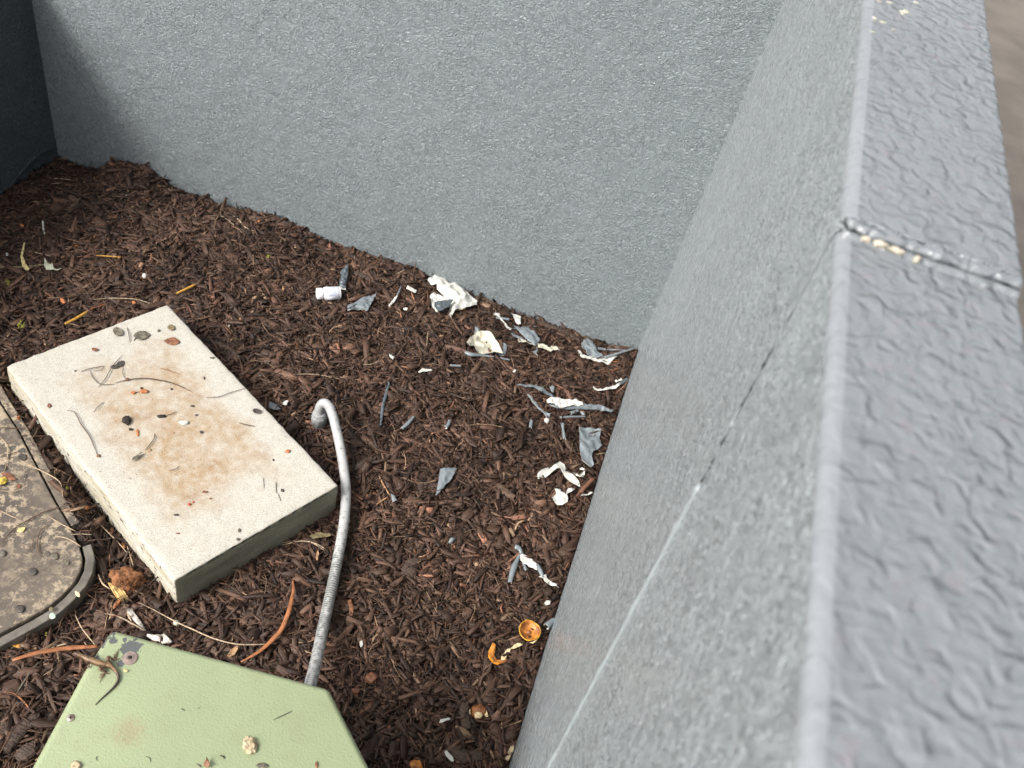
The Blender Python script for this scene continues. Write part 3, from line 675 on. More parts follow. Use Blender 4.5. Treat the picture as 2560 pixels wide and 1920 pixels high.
def crumb(name, label, cat, win, cx, cy, rx, mat, surf='m', ry=None, rot=0., h=.6, amp=.35, group=None, parent=None, seed=None, lift=0., sub=3):
    p = W_(win, cx, cy, lift, surf); e = W_(win, cx + rx * math.cos(rot), cy + rx * math.sin(rot), lift, surf); f = W_(win, cx - (ry or rx) * math.sin(rot), cy + (ry or rx) * math.cos(rot), lift, surf)
    u, v = (e - p), (f - p); k = min(u.length, v.length) * h; bs = p + Vector((0, 0, k * .75 + (.009 if surf == 'm' else 0)))
    V0, Fc = lump(0, 0, 0, 1, 1, 1, seed or random.uniform(0, 50), amp, sub); V = [bs + u * a + v * b_ + Vector((0, 0, k * c)) for a, b_, c in V0]
    o = mesh_obj(name, V, Fc, mat, parent)
    if not parent: tag(o, label, cat, group)
    return o
# ------------------------------------------------------------ pill bottle
a_, b_2 = W_('A', 336, 683, .0), W_('A', 556, 672, .0)
zc = float(H(a_.x, a_.y)) + .012 + .019
pa, pb = G(*px('A', 336, 683), zc), G(*px('A', 556, 672), zc); ax = (pb - pa).normalized(); Lb = (pb - pa).length
t = empty('pill_bottle', (pa.lerp(pb, .5).x, pa.lerp(pb, .5).y, zc - .019)); tag(t, 'small white plastic pill bottle lying on its side on the mulch', 'bottle')
def lathe(name, prof, mat, par, seg=40):
    s = ax.cross(Vector((0, 0, 1))).normalized(); u = s.cross(ax); V = []; Fc = []
    for d, r in prof:
        for k in range(seg): a = 2 * math.pi * k / seg; V.append(pa + ax * (d * Lb) + (s * math.cos(a) + u * math.sin(a)) * r)
    for i in range(len(prof) - 1):
        for k in range(seg): Fc.append((i * seg + k, (i + 1) * seg + k, (i + 1) * seg + (k + 1) % seg, i * seg + (k + 1) % seg))
    Fc.append(tuple(range(seg))); Fc.append(tuple(range((len(prof) - 1) * seg, len(prof) * seg))[::-1])
    return mesh_obj(name, V, Fc, mat, par)
rb = .0200
body = lathe('body', [(.24, rb * .72), (.28, rb * .74), (.31, rb * .92), (.345, rb), (.97, rb), (.992, rb * .95), (1., rb * .8)], M_PLAST, t)
cap = lathe('cap', [(0, rb * .76), (.012, rb * .87), (.03, rb * .9), (.235, rb * .92), (.25, rb * .88), (.252, rb * .7)], M_PLAST, t)
for k in range(9): pass
lab = lathe('label', [(.40, rb + .0001), (.402, rb + .0004), (.93, rb + .0004), (.932, rb + .0001)], M_LABEL, body)
s = ax.cross(Vector((0, 0, 1))).normalized(); u = s.cross(ax)
for j in range(9):     # print too small to read: columns of fine dashes round the label
    V = []; Fc = []; d0 = pa + ax * (Lb * (.46 + .036 * j)); rr_ = rb + .0007; a0 = R(15)
    while a0 < R(165):
        da = random.uniform(.08, .3); st = 3; i0 = len(V)
        for k in range(st + 1):
            a = a0 + da * k / st; dr = (s * math.cos(a) + u * math.sin(a)) * rr_; V += [d0 + dr, d0 + dr + ax * .0013]
        for k in range(st): Fc.append((i0 + 2 * k, i0 + 2 * k + 1, i0 + 2 * k + 3, i0 + 2 * k + 2))
        a0 += da + .05
    o = mesh_obj('printed_line', V, Fc, M_INK, body, False)

# ------------------------------------------------------------ paint film scraps on the mulch
PG = 'peeled paint scraps littering the mulch'
def sc_(label, win, pts, mt, mb=None, **k): return scrap('paint_scrap', label, 'paint scrap', win, pts, mt, mb, group=PG, **k)
def rl_(label, win, pts, w, mt=None, mb=None, **k): return roll('paint_curl', label, 'paint curl', win, pts, w, mt or M_GREY, mb or M_WHITE, group=PG, **k)
o = sc_('upright folded dark grey paint scrap behind the pill bottle', 'A', [(555, 482), (600, 440), (620, 412), (630, 440), (625, 510), (606, 640), (550, 632), (545, 605), (565, 520)], M_DGREY, M_WHITE, amp=.009, tent=.014)
scrap('white_edge', None, None, 'A', [(550, 600), (605, 612), (606, 645), (552, 638)], M_WHITE, lift=.02, amp=.003, parent=o)
sc_('flat triangular grey paint scrap right of the pill bottle', 'A', [(622, 800), (690, 765), (780, 715), (885, 685), (870, 720), (808, 842), (720, 830), (622, 838)], M_GREY, M_WHITE, amp=.005, tent=.006)
o = rl_('slender twisted paint strip, grey above and white below, between bottle and white sheet', 'A', [(1116, 612), (1088, 680), (1068, 720)], [3, 6, 4])
scrap('white_tail', None, None, 'A', [(1072, 700), (1085, 708), (1060, 755), (1010, 800), (998, 795), (1035, 745)], M_WHITE, parent=o)
sc_('small oblong white paint piece left of the big white sheet', 'A', [(1175, 607), (1262, 650), (1250, 674), (1163, 632)], M_WHITE, amp=.001, th=.003, curl=0)
sc_('tiny rounded white chip below the slender twisted strip', 'A', [(1135, 812), (1160, 804), (1182, 816), (1170, 834), (1142, 832)], M_WHITE, amp=.002)
sc_('large crumpled white paint sheet against the back wall', 'A', [(1360, 560), (1420, 518), (1480, 530), (1560, 580), (1640, 600), (1700, 635), (1735, 700), (1812, 762), (1810, 795), (1740, 815), (1640, 830), (1605, 850), (1580, 895), (1548, 880), (1560, 830), (1590, 760), (1560, 740), (1480, 690), (1445, 650), (1440, 610), (1400, 612)], M_WHITE, amp=.008, freq=22, tent=.012, fl=True)
o = sc_('white paint scrap folded over a grey flap, touching the large white sheet', 'A', [(1380, 705), (1420, 685), (1500, 710), (1570, 738), (1620, 735), (1632, 760), (1545, 820), (1450, 847), (1405, 820)], M_WHITE, M_GREY, amp=.006, lift=.02, fl=True)
scrap('grey_flap', None, None, 'A', [(1420, 765), (1600, 738), (1565, 790), (1500, 838), (1450, 846), (1425, 800)], M_DGREY, lift=.032, amp=.006, parent=o)
twig('paint_curl', 'thin dark grey paint sliver under the folded white scrap', 'paint curl', 'A', [(1395, 868), (1470, 850), (1550, 830)], 1.3, M_DGREY, group=PG, lift=.004)
# second cluster
o = sc_('open boat-shaped cream paint scrap with grey back', 'B', [(268, 855), (340, 770), (370, 740), (430, 728), (500, 745), (560, 800), (640, 925), (650, 955), (560, 935), (480, 950), (390, 958), (345, 890), (300, 890)], M_CREAM, M_GREY, amp=.008, lift=.030, freq=26, tent=-.012, fl=True)
scrap('grey_back', None, None, 'B', [(345, 790), (360, 690), (378, 690), (430, 735), (370, 760)], M_GREY, lift=.02, parent=o)
scrap('grey_back', None, None, 'B', [(590, 820), (692, 885), (662, 992), (545, 945), (640, 950)], M_GREY, lift=.012, parent=o)
rl_('long grey rolled strip with flared white end below the cream boat-shaped scrap', 'B', [(258, 945), (320, 968), (420, 975), (560, 995), (715, 1022)], [13, 13, 8, 6, 6])
rl_('tiny pale grey curl left of the cream boat-shaped scrap', 'B', [(108, 1078), (215, 1086)], [6, 7])
sc_('tiny white fleck below the long rolled strip', 'B', [(742, 1150), (760, 1125), (782, 1128), (765, 1158)], M_WHITE, amp=.002)
sc_('bone-shaped narrow white strip with hooked end near the back wall', 'B', [(550, 575), (560, 548), (600, 548), (625, 590), (655, 640), (700, 685), (740, 705), (718, 722), (680, 695), (640, 640), (600, 590), (575, 575)], M_WHITE, lift=.02, amp=.004)
rl_('short grey curl behind the bone-shaped white strip', 'B', [(575, 590), (640, 600), (707, 608)], [7, 9, 9])
sc_('white triangular scrap pointing down beside the back wall', 'B', [(722, 548), (770, 565), (828, 580), (825, 660), (800, 676), (765, 620)], M_WHITE, M_GREY, amp=.004)
o = sc_('feather-shaped ribbed grey scrap in the cluster by the wall', 'B', [(750, 668), (820, 695), (900, 700), (970, 745), (1025, 822), (975, 887), (900, 830), (820, 750)], M_GREY, M_WHITE, amp=.005, lift=.02, tent=.006)
scrap('cream_edge', None, None, 'B', [(795, 810), (830, 812), (890, 845), (960, 868), (965, 886), (880, 856), (805, 850)], M_CREAM, parent=o)
sc_('narrow grey sliver left of the feather-shaped scrap', 'B', [(720, 755), (765, 762), (830, 790), (880, 835), (820, 815), (750, 790)], M_GREY, amp=.003)
rl_('grey pencil-thin roll behind the feather-shaped scrap', 'B', [(720, 716), (850, 692), (982, 684)], [7, 6, 6], lift=.008)
sc_('ragged cream strip right of the feather-shaped scrap', 'B', [(1000, 855), (1060, 872), (1110, 890), (1190, 888), (1230, 940), (1175, 925), (1130, 942), (1040, 910), (1000, 897)], M_CREAM, M_WHITE, amp=.004)
sc_('small bow-shaped grey scrap under the ragged cream strip', 'B', [(948, 940), (985, 925), (995, 890), (1002, 940), (1000, 992), (975, 965)], M_GREY, M_WHITE, amp=.004)
# scrap in the wall corner
o = sc_('spoon-shaped grey and white scrap in the right corner of the walls', 'B', [(1442, 865), (1470, 830), (1500, 815), (1560, 840), (1600, 920), (1675, 1000), (1590, 1012), (1500, 975), (1490, 915), (1455, 905)], M_GREY, M_WHITE, lift=.024, amp=.006)
scrap('white_rim', None, None, 'B', [(1405, 938), (1432, 940), (1470, 985), (1580, 1005), (1690, 1000), (1830, 975), (1722, 1074), (1640, 1060), (1500, 1020), (1440, 1002)], M_WHITE, parent=o, lift=.014)
roll('rolled_arm', None, None, 'B', [(1615, 905), (1720, 918), (1895, 922)], [8, 8, 5], M_GREY, parent=o, lift=.012)
roll('rolled_arm', None, None, 'B', [(1680, 1000), (1800, 965), (1985, 905)], [11, 9, 5], M_GREY, parent=o, lift=.016)
twig('bare_twig', 'thin reddish twig curving up the wall corner', 'twig', 'B', [(1780, 925), (1880, 915), (1960, 880), (2010, 830), (2046, 760)], 1.2, M_TWIG, lift=.01)
o = sc_('jagged white strip ending in a grey roll at the right wall', 'B', [(1562, 1298), (1600, 1318), (1660, 1325), (1700, 1305), (1790, 1290), (1830, 1262), (1850, 1275), (1800, 1325), (1700, 1335), (1620, 1342), (1580, 1325)], M_WHITE, amp=.004)
roll('rolled_end', None, None, 'B', [(1795, 1300), (1860, 1260), (1920, 1222)], [8, 12, 14], M_DGREY, parent=o, lift=.008)
scrap('white_end', None, None, 'B', [(1785, 1245), (1850, 1218), (1862, 1235), (1800, 1265)], M_WHITE, parent=o, lift=.016)
sc_('long tapering grey ribbon above the speckled scrap', 'B', [(780, 1285), (830, 1268), (900, 1282), (1000, 1290), (1080, 1330), (1185, 1405), (1165, 1420), (1060, 1365), (960, 1312), (880, 1305), (820, 1288)], M_GREY, M_GREY, amp=.004)
sc_('small upright grey cone above the speckled scrap', 'B', [(1120, 1308), (1155, 1282), (1170, 1320), (1160, 1365), (1135, 1345)], M_GREY, M_WHITE, tent=.008)
sc_('twisted grey ribbon hooking down left of the speckled scrap', 'B', [(885, 1378), (910, 1385), (945, 1430), (1010, 1490), (1060, 1555), (1125, 1585), (1118, 1615), (1085, 1612), (1060, 1570), (1010, 1530), (940, 1455)], M_GREY, M_WHITE, amp=.004)
o = sc_('long white scrap speckled with black dirt near the right wall', 'B', [(1090, 1440), (1130, 1415), (1230, 1420), (1330, 1432), (1400, 1430), (1460, 1462), (1470, 1490), (1330, 1500), (1225, 1523), (1170, 1480), (1100, 1465)], M_SPECK, M_WHITE, lift=.022, amp=.005)
roll('grey_edge', None, None, 'B', [(1100, 1478), (1180, 1500), (1300, 1508), (1480, 1508), (1640, 1520), (1770, 1552)], [8, 14, 18, 20, 18, 6], M_GREY, parent=o, lift=.004, arc=230)
scrap('grey_tip', None, None, 'B', [(1470, 1478), (1640, 1488), (1700, 1520), (1772, 1552), (1745, 1572), (1600, 1530), (1480, 1505)], M_GREY, parent=o, lift=.018)
rl_('stubby grey curl under the speckled scrap', 'B', [(1338, 1568), (1415, 1542)], [9, 9])
rl_('tiny light curl beside the stubby grey curl', 'B', [(1448, 1555), (1478, 1590)], [9, 9], M_GREY)
rl_('straight thin grey roll below the speckled scrap', 'B', [(1228, 1612), (1360, 1604), (1490, 1602)], [7, 6, 4])
# third cluster
rl_('short fat grey curl alone in mid mulch', 'D', [(868, 926), (882, 914), (894, 900)], [8, 11, 7])
rl_('little pale grey curl right of the short fat curl', 'C', [(55, 692), (85, 660), (98, 618)], [11, 9, 8])
rl_('short grey stub left of the small white chunk', 'C', [(925, 692), (932, 650), (938, 615)], [8, 9, 7])
crumb('paint_chunk', 'small white chunk with grey edge under the hooked ribbon', 'paint chunk', 'C', 1085, 645, 28, M_WHITE, h=.5, group=PG)
rl_('grey club-shaped roll above the white zigzag strip', 'C', [(1252, 648), (1262, 720), (1275, 810)], [11, 7, 9])
sc_('broad flat glossy grey paint sheet by the right wall', 'C', [(1422, 693), (1510, 698), (1645, 722), (1630, 810), (1655, 885), (1560, 950), (1545, 1000), (1568, 1090), (1535, 1118), (1445, 1050), (1430, 920)], M_GREY, M_WHITE, amp=.007, freq=24, lift=.018, fl=True)
sc_('white zigzag strip bent like a roof', 'C', [(990, 1200), (1000, 1165), (1040, 1130), (1100, 1105), (1160, 1075), (1222, 1052), (1270, 1080), (1330, 1170), (1410, 1230), (1432, 1312), (1340, 1260), (1280, 1210), (1225, 1115), (1190, 1120), (1130, 1170), (1070, 1208)], M_WHITE, amp=.005, freq=30, fl=True)
sc_('tiny lacy white scrap with brown specks beside the zigzag', 'C', [(1365, 1160), (1400, 1165), (1430, 1150), (1425, 1110), (1450, 1102), (1480, 1120), (1478, 1190), (1440, 1207), (1390, 1190)], M_SPECK, amp=.005)
sc_('crumpled white star-shaped scrap below the zigzag strip', 'C', [(1145, 1420), (1190, 1370), (1170, 1330), (1230, 1328), (1240, 1355), (1275, 1375), (1310, 1325), (1370, 1318), (1372, 1345), (1290, 1388), (1310, 1425), (1300, 1465), (1250, 1492), (1200, 1490), (1165, 1455)], M_WHITE, amp=.006, freq=34, fl=True)
sc_('wispy pale strip just left of the right wall', 'C', [(1440, 1395), (1450, 1380), (1500, 1382), (1540, 1362), (1570, 1366), (1545, 1378), (1500, 1396), (1445, 1402)], M_WHITE, M_GREY)
crumb('paint_fleck', 'pinhead white fleck under the left foot of the zigzag', 'paint fleck', 'C', 1003, 1235, 12, M_WHITE, group=PG)
sc_('downward pointing grey triangle scrap in open mulch right of the conduit', 'D', [(951, 1013), (989, 1010), (975, 1036), (941, 1073), (946, 1045)], M_GREY, M_WHITE, amp=.003, tent=.008)
sc_('narrow dark grey blade standing between slab and speckled scrap', 'D', [(838, 824), (842, 828), (830, 880), (824, 920), (820, 920), (823, 880)], M_DGREY, M_GREY, amp=.002, tent=.012, spacing=.002)
sc_('curved white sliver in the middle of the mulch', 'D', [(903, 804), (912, 797), (932, 797), (936, 800), (915, 803), (905, 807)], M_WHITE, amp=.002)
sc_('tiny white wedge above the curved white sliver', 'D', [(840, 765), (852, 773), (848, 778), (842, 772)], M_WHITE, amp=.002)
sc_('small grey scrap with white edge by the pale bark sliver', 'D', [(843, 1068), (852, 1074), (858, 1085), (848, 1086)], M_GREY, M_WHITE, tent=.004)
sc_('small grey cone on a reddish stub in the lower mulch', 'R', [(298, 262), (318, 230), (345, 238), (332, 262), (312, 272)], M_GREY, M_WHITE, tent=.008)
crumb('red_stub', 'reddish stub poking from the small grey cone', 'bark piece', 'R', 325, 295, 22, M_LEAFB, ry=9, rot=.9)
# four-armed scrap
o = sc_('four-armed white and grey scrap like a stick figure', 'R', [(742, 338), (780, 345), (820, 368), (842, 400), (848, 438), (820, 425), (780, 400), (745, 375)], M_WHITE, M_GREY, lift=.02, amp=.005)
roll('rolled_arm', None, None, 'R', [(712, 290), (738, 300), (755, 336)], [14, 12, 8], M_GREY, parent=o, lift=.02)
roll('rolled_arm', None, None, 'R', [(742, 342), (705, 420), (680, 512)], [8, 15, 10], M_GREY, parent=o, lift=.012)
roll('rolled_arm', None, None, 'R', [(762, 380), (778, 430), (795, 478)], [7, 9, 11], M_GREY, parent=o, lift=.01)
roll('rolled_arm', None, None, 'R', [(845, 400), (870, 440), (885, 480)], [10, 12, 8], M_GREY, parent=o, lift=.014)
scrap('white_tail', None, None, 'R', [(855, 482), (885, 478), (900, 468), (905, 485), (950, 515), (988, 545), (950, 535), (900, 510), (882, 492)], M_WHITE, parent=o, lift=.014)
sc_('round white fleck beneath the four-armed scrap', 'R', [(892, 640), (905, 625), (930, 628), (928, 650), (900, 656)], M_WHITE, amp=.002)
rl_('grey curl tucked against the right wall above the orange rind', 'R', [(905, 785), (930, 762), (957, 742)], [16, 15, 12])
sc_('pale scrap clinging to the foot of the right wall', 'R', [(918, 875), (925, 835), (950, 800), (948, 835), (932, 868)], M_GREY, M_GREY, amp=.002, lift=.02)
sc_('grey and white shard hiding beside the slab edge', 'S', [(1655, 755), (1690, 765), (1725, 798), (1690, 800), (1650, 788)], M_DGREY, M_WHITE, tent=.006)
sc_('little white tuft above the shard beside the slab', 'S', [(1735, 752), (1760, 742), (1772, 752), (1758, 775), (1740, 768)], M_WHITE)
crumb('paint_fleck', 'white speck between slab and shard, upper one', 'paint fleck', 'S', 1598, 595, 9, M_WHITE, group=PG)
crumb('paint_fleck', 'white speck right of the brown leaf corner of the slab', 'paint fleck', 'S', 1408, 298, 6, M_WHITE, group=PG)
sc_('ribbed white crumb below the split nut', 'R', [(243, 1382), (250, 1360), (305, 1352), (312, 1362), (270, 1378)], M_WHITE, amp=.004)
sc_('white oval flake at the bottom of the mulch', 'R', [(275, 1556), (290, 1552), (325, 1595), (333, 1622), (318, 1625), (285, 1590)], M_WHITE, amp=.003)
sc_('small white flake near the lower conduit', 'D', [(776, 1388), (782, 1384), (784, 1394), (779, 1400)], M_WHITE, amp=.002)
sc_('slim white splinter in the left mulch', 'L', [(290, 700), (300, 697), (306, 750), (312, 790), (304, 794), (294, 750)], M_WHITE, amp=.002)
crumb('white_pebble', 'round white pebble above the upper slab corner', 'pebble', 'L', 1002, 1102, 17, M_WHITE, h=.8, amp=.15)
crumb('white_pebble', 'tiny white pebble at the left photo edge', 'pebble', 'L', 54, 950, 10, M_WHITE, h=.8, amp=.15)
for (x, y, l) in ((875, 543, 'white grit speck high in the mulch below the mound'), (980, 622, 'grey grit speck in the upper mulch')):
    crumb('grit', l, 'grit', 'L', x, y, 6, M_WHITE)

# ------------------------------------------------------------ citrus rind, nuts
p = W_('R', 790, 838, .006); e = W_('R', 856, 838, .006); rc = (e - p).length
t = empty('citrus_rind', (p.x, p.y, p.z)); tag(t, 'dried orange citrus rind cup with a twisted peel strip beside the right wall', 'citrus rind')
def cup(name, r, sx, sy, h, mat_o, mat_i, par, c, seed=1., th=.0022):
    V = []; Fc = []; nr, ns = 12, 36
    for i in range(nr + 1):
        a = (i / nr) * R(78)
        for k in range(ns):
            b = 2 * math.pi * k / ns; rr_ = math.sin(a) * r * (1 + .10 * noise.noise(Vector((math.cos(b) * 1.3 + seed, math.sin(b) * 1.3, 0))) * i / nr)
            z = h * (1 - math.cos(a)) * (1 + .22 * (i / nr) * noise.noise(Vector((math.cos(b) * 2, math.sin(b) * 2, seed))))
            V.append((c.x + rr_ * math.cos(b) * sx, c.y + rr_ * math.sin(b) * sy, c.z + z))
    for i in range(nr):
        for k in range(ns): Fc.append((i * ns + k, i * ns + (k + 1) % ns, (i + 1) * ns + (k + 1) % ns, (i + 1) * ns + k))
    o = mesh_obj(name, V, Fc, [mat_i, mat_o], par); s = o.modifiers.new('thickness', 'SOLIDIFY'); s.thickness = th; s.offset = -1; s.material_offset = 1; s.material_offset_rim = 0
    return o
cup('cup', rc * 1.03, 1.0, 1.0, .017, M_PEELO, M_PEELI, t, p + Vector((0, 0, .010)))
V, Fc = lump(p.x, p.y, p.z + .0135, rc * .2, rc * .2, .004, 2, .3); mesh_obj('pith_nub', V, Fc, M_NUT, t)
scrap('cream_rim', None, None, 'R', [(800, 885), (830, 878), (850, 840), (857, 845), (848, 872), (820, 892)], M_PITH, lift=.024, parent=t)
scrap('pith_strip', None, None, 'R', [(760, 888), (755, 902), (712, 922), (690, 925), (668, 955), (650, 990), (625, 1000), (628, 965), (655, 935), (690, 915), (725, 888)], M_PITH, lift=.014, amp=.005, parent=t)
scrap('peel_strip', None, None, 'R', [(568, 892), (588, 895), (590, 930), (580, 960), (600, 990), (640, 998), (662, 985), (650, 1010), (610, 1022), (575, 1012), (548, 975), (546, 940), (560, 915)], M_PEELO, M_PEELI, lift=.016, amp=.003, parent=t, tent=.006, th=.0015)
scrap('bright_skin', None, None, 'R', [(548, 945), (558, 975), (585, 1003), (630, 1012), (600, 1022), (568, 1008), (545, 975)], simple('fresh_orange_skin', (.72, .27, .02), .4, .2, 80, .0005), lift=.024, amp=.001, parent=t)
p = W_('R', 480, 1328, .0); t = empty('split_nut', (p.x, p.y, p.z)); tag(t, 'brown split nut shell with white flaking husk', 'nut')
crumb('shell', None, None, 'R', 478, 1328, 46, M_NUT, ry=44, h=.55, amp=.3, parent=t, seed=4)
crumb('kernel', None, None, 'R', 478, 1345, 26, M_PITH, ry=20, h=.5, amp=.45, parent=t, seed=9, lift=.015)
scrap('husk_flake', None, None, 'R', [(515, 1300), (535, 1310), (545, 1345), (530, 1350), (518, 1325)], M_PITH, parent=t, lift=.016)
scrap('husk_flake', None, None, 'R', [(425, 1300), (435, 1298), (436, 1335), (426, 1325)], M_PITH, parent=t, lift=.016)
scrap('nut_husk', 'crumbly cream husk fragment at the foot of the right wall', 'husk', 'R', [(650, 1600), (675, 1585), (665, 1560), (685, 1525), (705, 1520), (705, 1550), (690, 1575), (680, 1600), (665, 1622), (648, 1615)], M_MUD, M_MUD, amp=.01, th=.002)
crumb('rust_coloured_nut', 'orange brown nut cut off by the bottom of the photo', 'nut', 'R', 92, 1665, 44, M_PEELO, ry=38, h=.6)
crumb('knobbly_nut', 'small knobbly brown nut below the conduit end', 'nut', 'D', 801, 1472, 13, M_LEAFB, ry=12)
crumb('knobbly_nut', 'smaller reddish nut left of the conduit foot', 'nut', 'D', 768, 1497, 8, M_LEAFB)

# ------------------------------------------------------------ big chunks of bark
BK = 'large bark chunks in the mulch'
for win, pts, w, th, l in (
    ('D', [(755, 1018), (785, 1002), (812, 988)], 13, .014, 'thick dark bark chunk leaning right of the conduit'),
    ('A', [(690, 480), (780, 520), (870, 570)], 15, .010, 'broad brown bark chunk above the grey triangle scrap'),
    ('A', [(1230, 800), (1330, 930), (1430, 1060)], 11, .008, 'long straight bark stick left of the cream boat scrap'),
    ('A', [(480, 1070), (410, 1170)], 8, .008, 'stubby bark stick in the mulch below the bottle'),
    ('C', [(545, 1240), (650, 1330), (760, 1410)], 14, .010, 'brown bark wedge left of the zigzag strip'),
    ('R', [(395, 1260), (400, 1330), (420, 1420)], 15, .012, 'upright bark stick left of the split nut'),
    ('R', [(310, 1545), (400, 1590), (505, 1590)], 18, .012, 'curved bark piece at the bottom centre'),
    ('R', [(40, 470), (75, 400), (110, 380)], 26, .010, 'flat bark slab in the lower mulch'),
    ('X', [(30, 1420), (120, 1300), (230, 1190)], 16, .012, 'long split bark strip left of the green cabinet'),
    ('X', [(100, 1470), (170, 1420), (215, 1380)], 20, .012, 'short dark bark block in the lower left corner'),
    ('S', [(1340, 385), (1430, 440), (1500, 500)], 9, .010, 'bark stick lying along the slab edge'),
    ('S', [(1120, 98), (1050, 145)], 9, .008, 'reddish split bark piece above the slab corner'),
    ('L', [(820, 1000), (890, 1100), (965, 1165)], 7, .007, 'slender bark stick left of the yellow stem'),
    ('L', [(480, 620), (520, 580), (560, 540)], 9, .008, 'brown bark splinter below the mound'),
    ('L', [(1530, 1190), (1600, 1270), (1690, 1380)], 7, .007, 'dark bark stick right of the slab corner'),
    ('B', [(960, 620), (1150, 690), (1350, 780), (1450, 830)], 14, .012, 'long frayed bark strip along the back wall'),
    ('B', [(985, 1170), (1060, 1150), (1140, 1120)], 10, .009, 'rounded bark piece below the ragged cream strip'),
    ('B', [(400, 370), (480, 420), (530, 440)], 14, .012, 'dark pointed bark chunk against the back wall'),
    ('X', [(710, 660), (750, 590), (780, 520)], 12, .008, 'brown bark sliver above the cabinet corner'),
    ('X', [(1270, 720), (1300, 780), (1340, 830)], 10, .009, 'short bark stub behind the cabinet top'),
    ('X', [(600, 560), (640, 640)], 16, .006, 'broad curled bark flake left of the bleached root')):
    P = [W_(win, x, y, .012) for x, y in pts]; path, _ = catmull(P, .004); n = len(path)
    w_ = w / 1000 * .75; sd = random.uniform(0, 99)
    rr = [w_ * (.62 + .38 * math.sin(math.pi * min(1, max(0, (i + .7) / n)))) * (1 + .35 * noise.noise(Vector((i * .45, sd, 0)))) for i in range(n)]
    V, Fc = tube_geo(path, rr, 9, flat=min(1, th / w_ * .5)); V = [v + Vector((1, 1, .6)) * .0018 * noise.noise(v * 160) for v in V]
    M_ = random.choice([M_BARK, M_BARK, simple('brown_bark', (.095, .058, .038), .7, .5, 30, .003, stretch=(1, 3, 3))]); o = mesh_obj('bark_chunk', V, Fc, M_, None, False); tag(o, l, 'bark chunk', BK)

# ------------------------------------------------------------ twigs, stems, straws
tw = twig
tw('yellow_twig', 'yellow brown jointed stem above the slab corner', 'twig', 'L', [(1220, 1200), (1280, 1172), (1350, 1138)], 4.0, M_YEL, taper=.2)
tw('yellow_twig', 'longer yellow brown stem with fine tail left of the slab corner', 'twig', 'L', [(450, 1410), (530, 1370), (605, 1325)], 4.6, M_YEL, taper=.25)
tw('orange_twig', 'fine orange stalk trailing from the longer yellow stem', 'twig', 'L', [(600, 1328), (640, 1300), (680, 1290), (730, 1268)], 1.2, M_ORANGE)
tw('orange_twig', 'thin orange stem in the left mulch', 'twig', 'L', [(665, 935), (750, 942), (838, 948)], 2.1, M_YEL)
tw('bare_twig', 'olive brown twig reaching in from the left edge', 'twig', 'L', [(-10, 1018), (150, 1016), (310, 1000)], 2.6, M_LEAFO, taper=.2)
tw('pale_straw', 'pale straw crossing above the olive twig', 'straw', 'L', [(140, 895), (240, 915), (350, 942)], 1.1, M_STRAW)
scrap('dry_leaf', 'pale yellow crescent leaf by the left edge', 'leaf', 'L', [(178, 842), (165, 900), (160, 950), (180, 1000), (205, 1030), (180, 1042), (152, 1010), (143, 940), (155, 880)], M_PYEL, amp=.004, lift=.02)
scrap('dry_leaf', 'small grey green winged leaf beside the olive twig', 'leaf', 'L', [(308, 955), (330, 985), (365, 995), (375, 1030), (430, 1035), (380, 1042), (320, 1038), (305, 1010)], simple('grey_green_leaf', (.33, .34, .26), .6, .3, 60, .001), amp=.005, lift=.02)
tw('pale_straw', 'curved pale straw below the back wall', 'straw', 'L', [(1575, 640), (1640, 680), (1700, 745), (1775, 775)], 1.8, M_STRAW)
tw('pale_straw', 'thin grey straw left of the curved pale straw', 'straw', 'L', [(1430, 660), (1530, 665), (1610, 720), (1680, 785)], 1.0, M_STRAW)
tw('pale_straw', 'long thin stalk running to the upper slab corner', 'straw', 'L', [(650, 1240), (780, 1232), (930, 1238), (1020, 1262), (1105, 1295)], 1.3, M_STRAW, lift=.006)
tw('pale_straw', 'pale straw lying near the mound', 'straw', 'L', [(355, 402), (440, 408), (535, 420)], 1.6, M_STRAW)
tw('pale_straw', 'faint straw under the first straw near the mound', 'straw', 'L', [(350, 440), (440, 433)], 1.2, M_STRAW)
tw('bare_twig', 'forked dark twig standing against the back wall', 'twig', 'A', [(1243, 470), (1250, 400), (1245, 330), (1200, 300), (1145, 285)], 1.3, M_TWIG, lifts=[0, .02, .035, .04, .045])
tw('bare_twig', 'thin twig poking up from the mulch near the mound', 'twig', 'L', [(1320, 610), (1370, 560), (1420, 500)], 1.2, M_TWIG, lifts=[0, .01, .02])
tw('pale_straw', 'thin straw left of the speckled scrap group', 'straw', 'A', [(1380, 935), (1360, 1060), (1350, 1190)], .9, M_STRAW)
tw('pale_straw', 'long curved straw in the mid mulch', 'straw', 'A', [(90, 1425), (250, 1420), (400, 1435), (550, 1465)], 1.2, M_STRAW)
tw('pale_straw', 'curved straw beside a pale bark chip', 'straw', 'A', [(760, 1335), (860, 1325), (930, 1280), (990, 1245)], 1.0, M_STRAW)
tw('pale_straw', 'straw touching the foot of the right wall', 'straw', 'C', [(1550, 968), (1620, 962), (1700, 950)], 1.2, M_STRAW)
tw('orange_needle', 'orange needle by the speckled corner of the right wall', 'needle', 'B', [(1660, 1050), (1780, 1040), (1890, 1038)], 1.2, M_ORANGE)
tw('orange_needle', 'second orange needle below the corner scrap', 'needle', 'B', [(1640, 1150), (1760, 1130), (1850, 1105)], 1.2, M_RUST)
tw('pale_splinter', 'bent pale bark splinter right of the conduit', 'splinter', 'K', [(512, 495), (540, 550), (570, 600)], 2.4, M_TAN)
tw('pale_splinter', 'brown splinter under the bent pale splinter', 'splinter', 'K', [(500, 645), (560, 605)], 2.4, M_TAN)
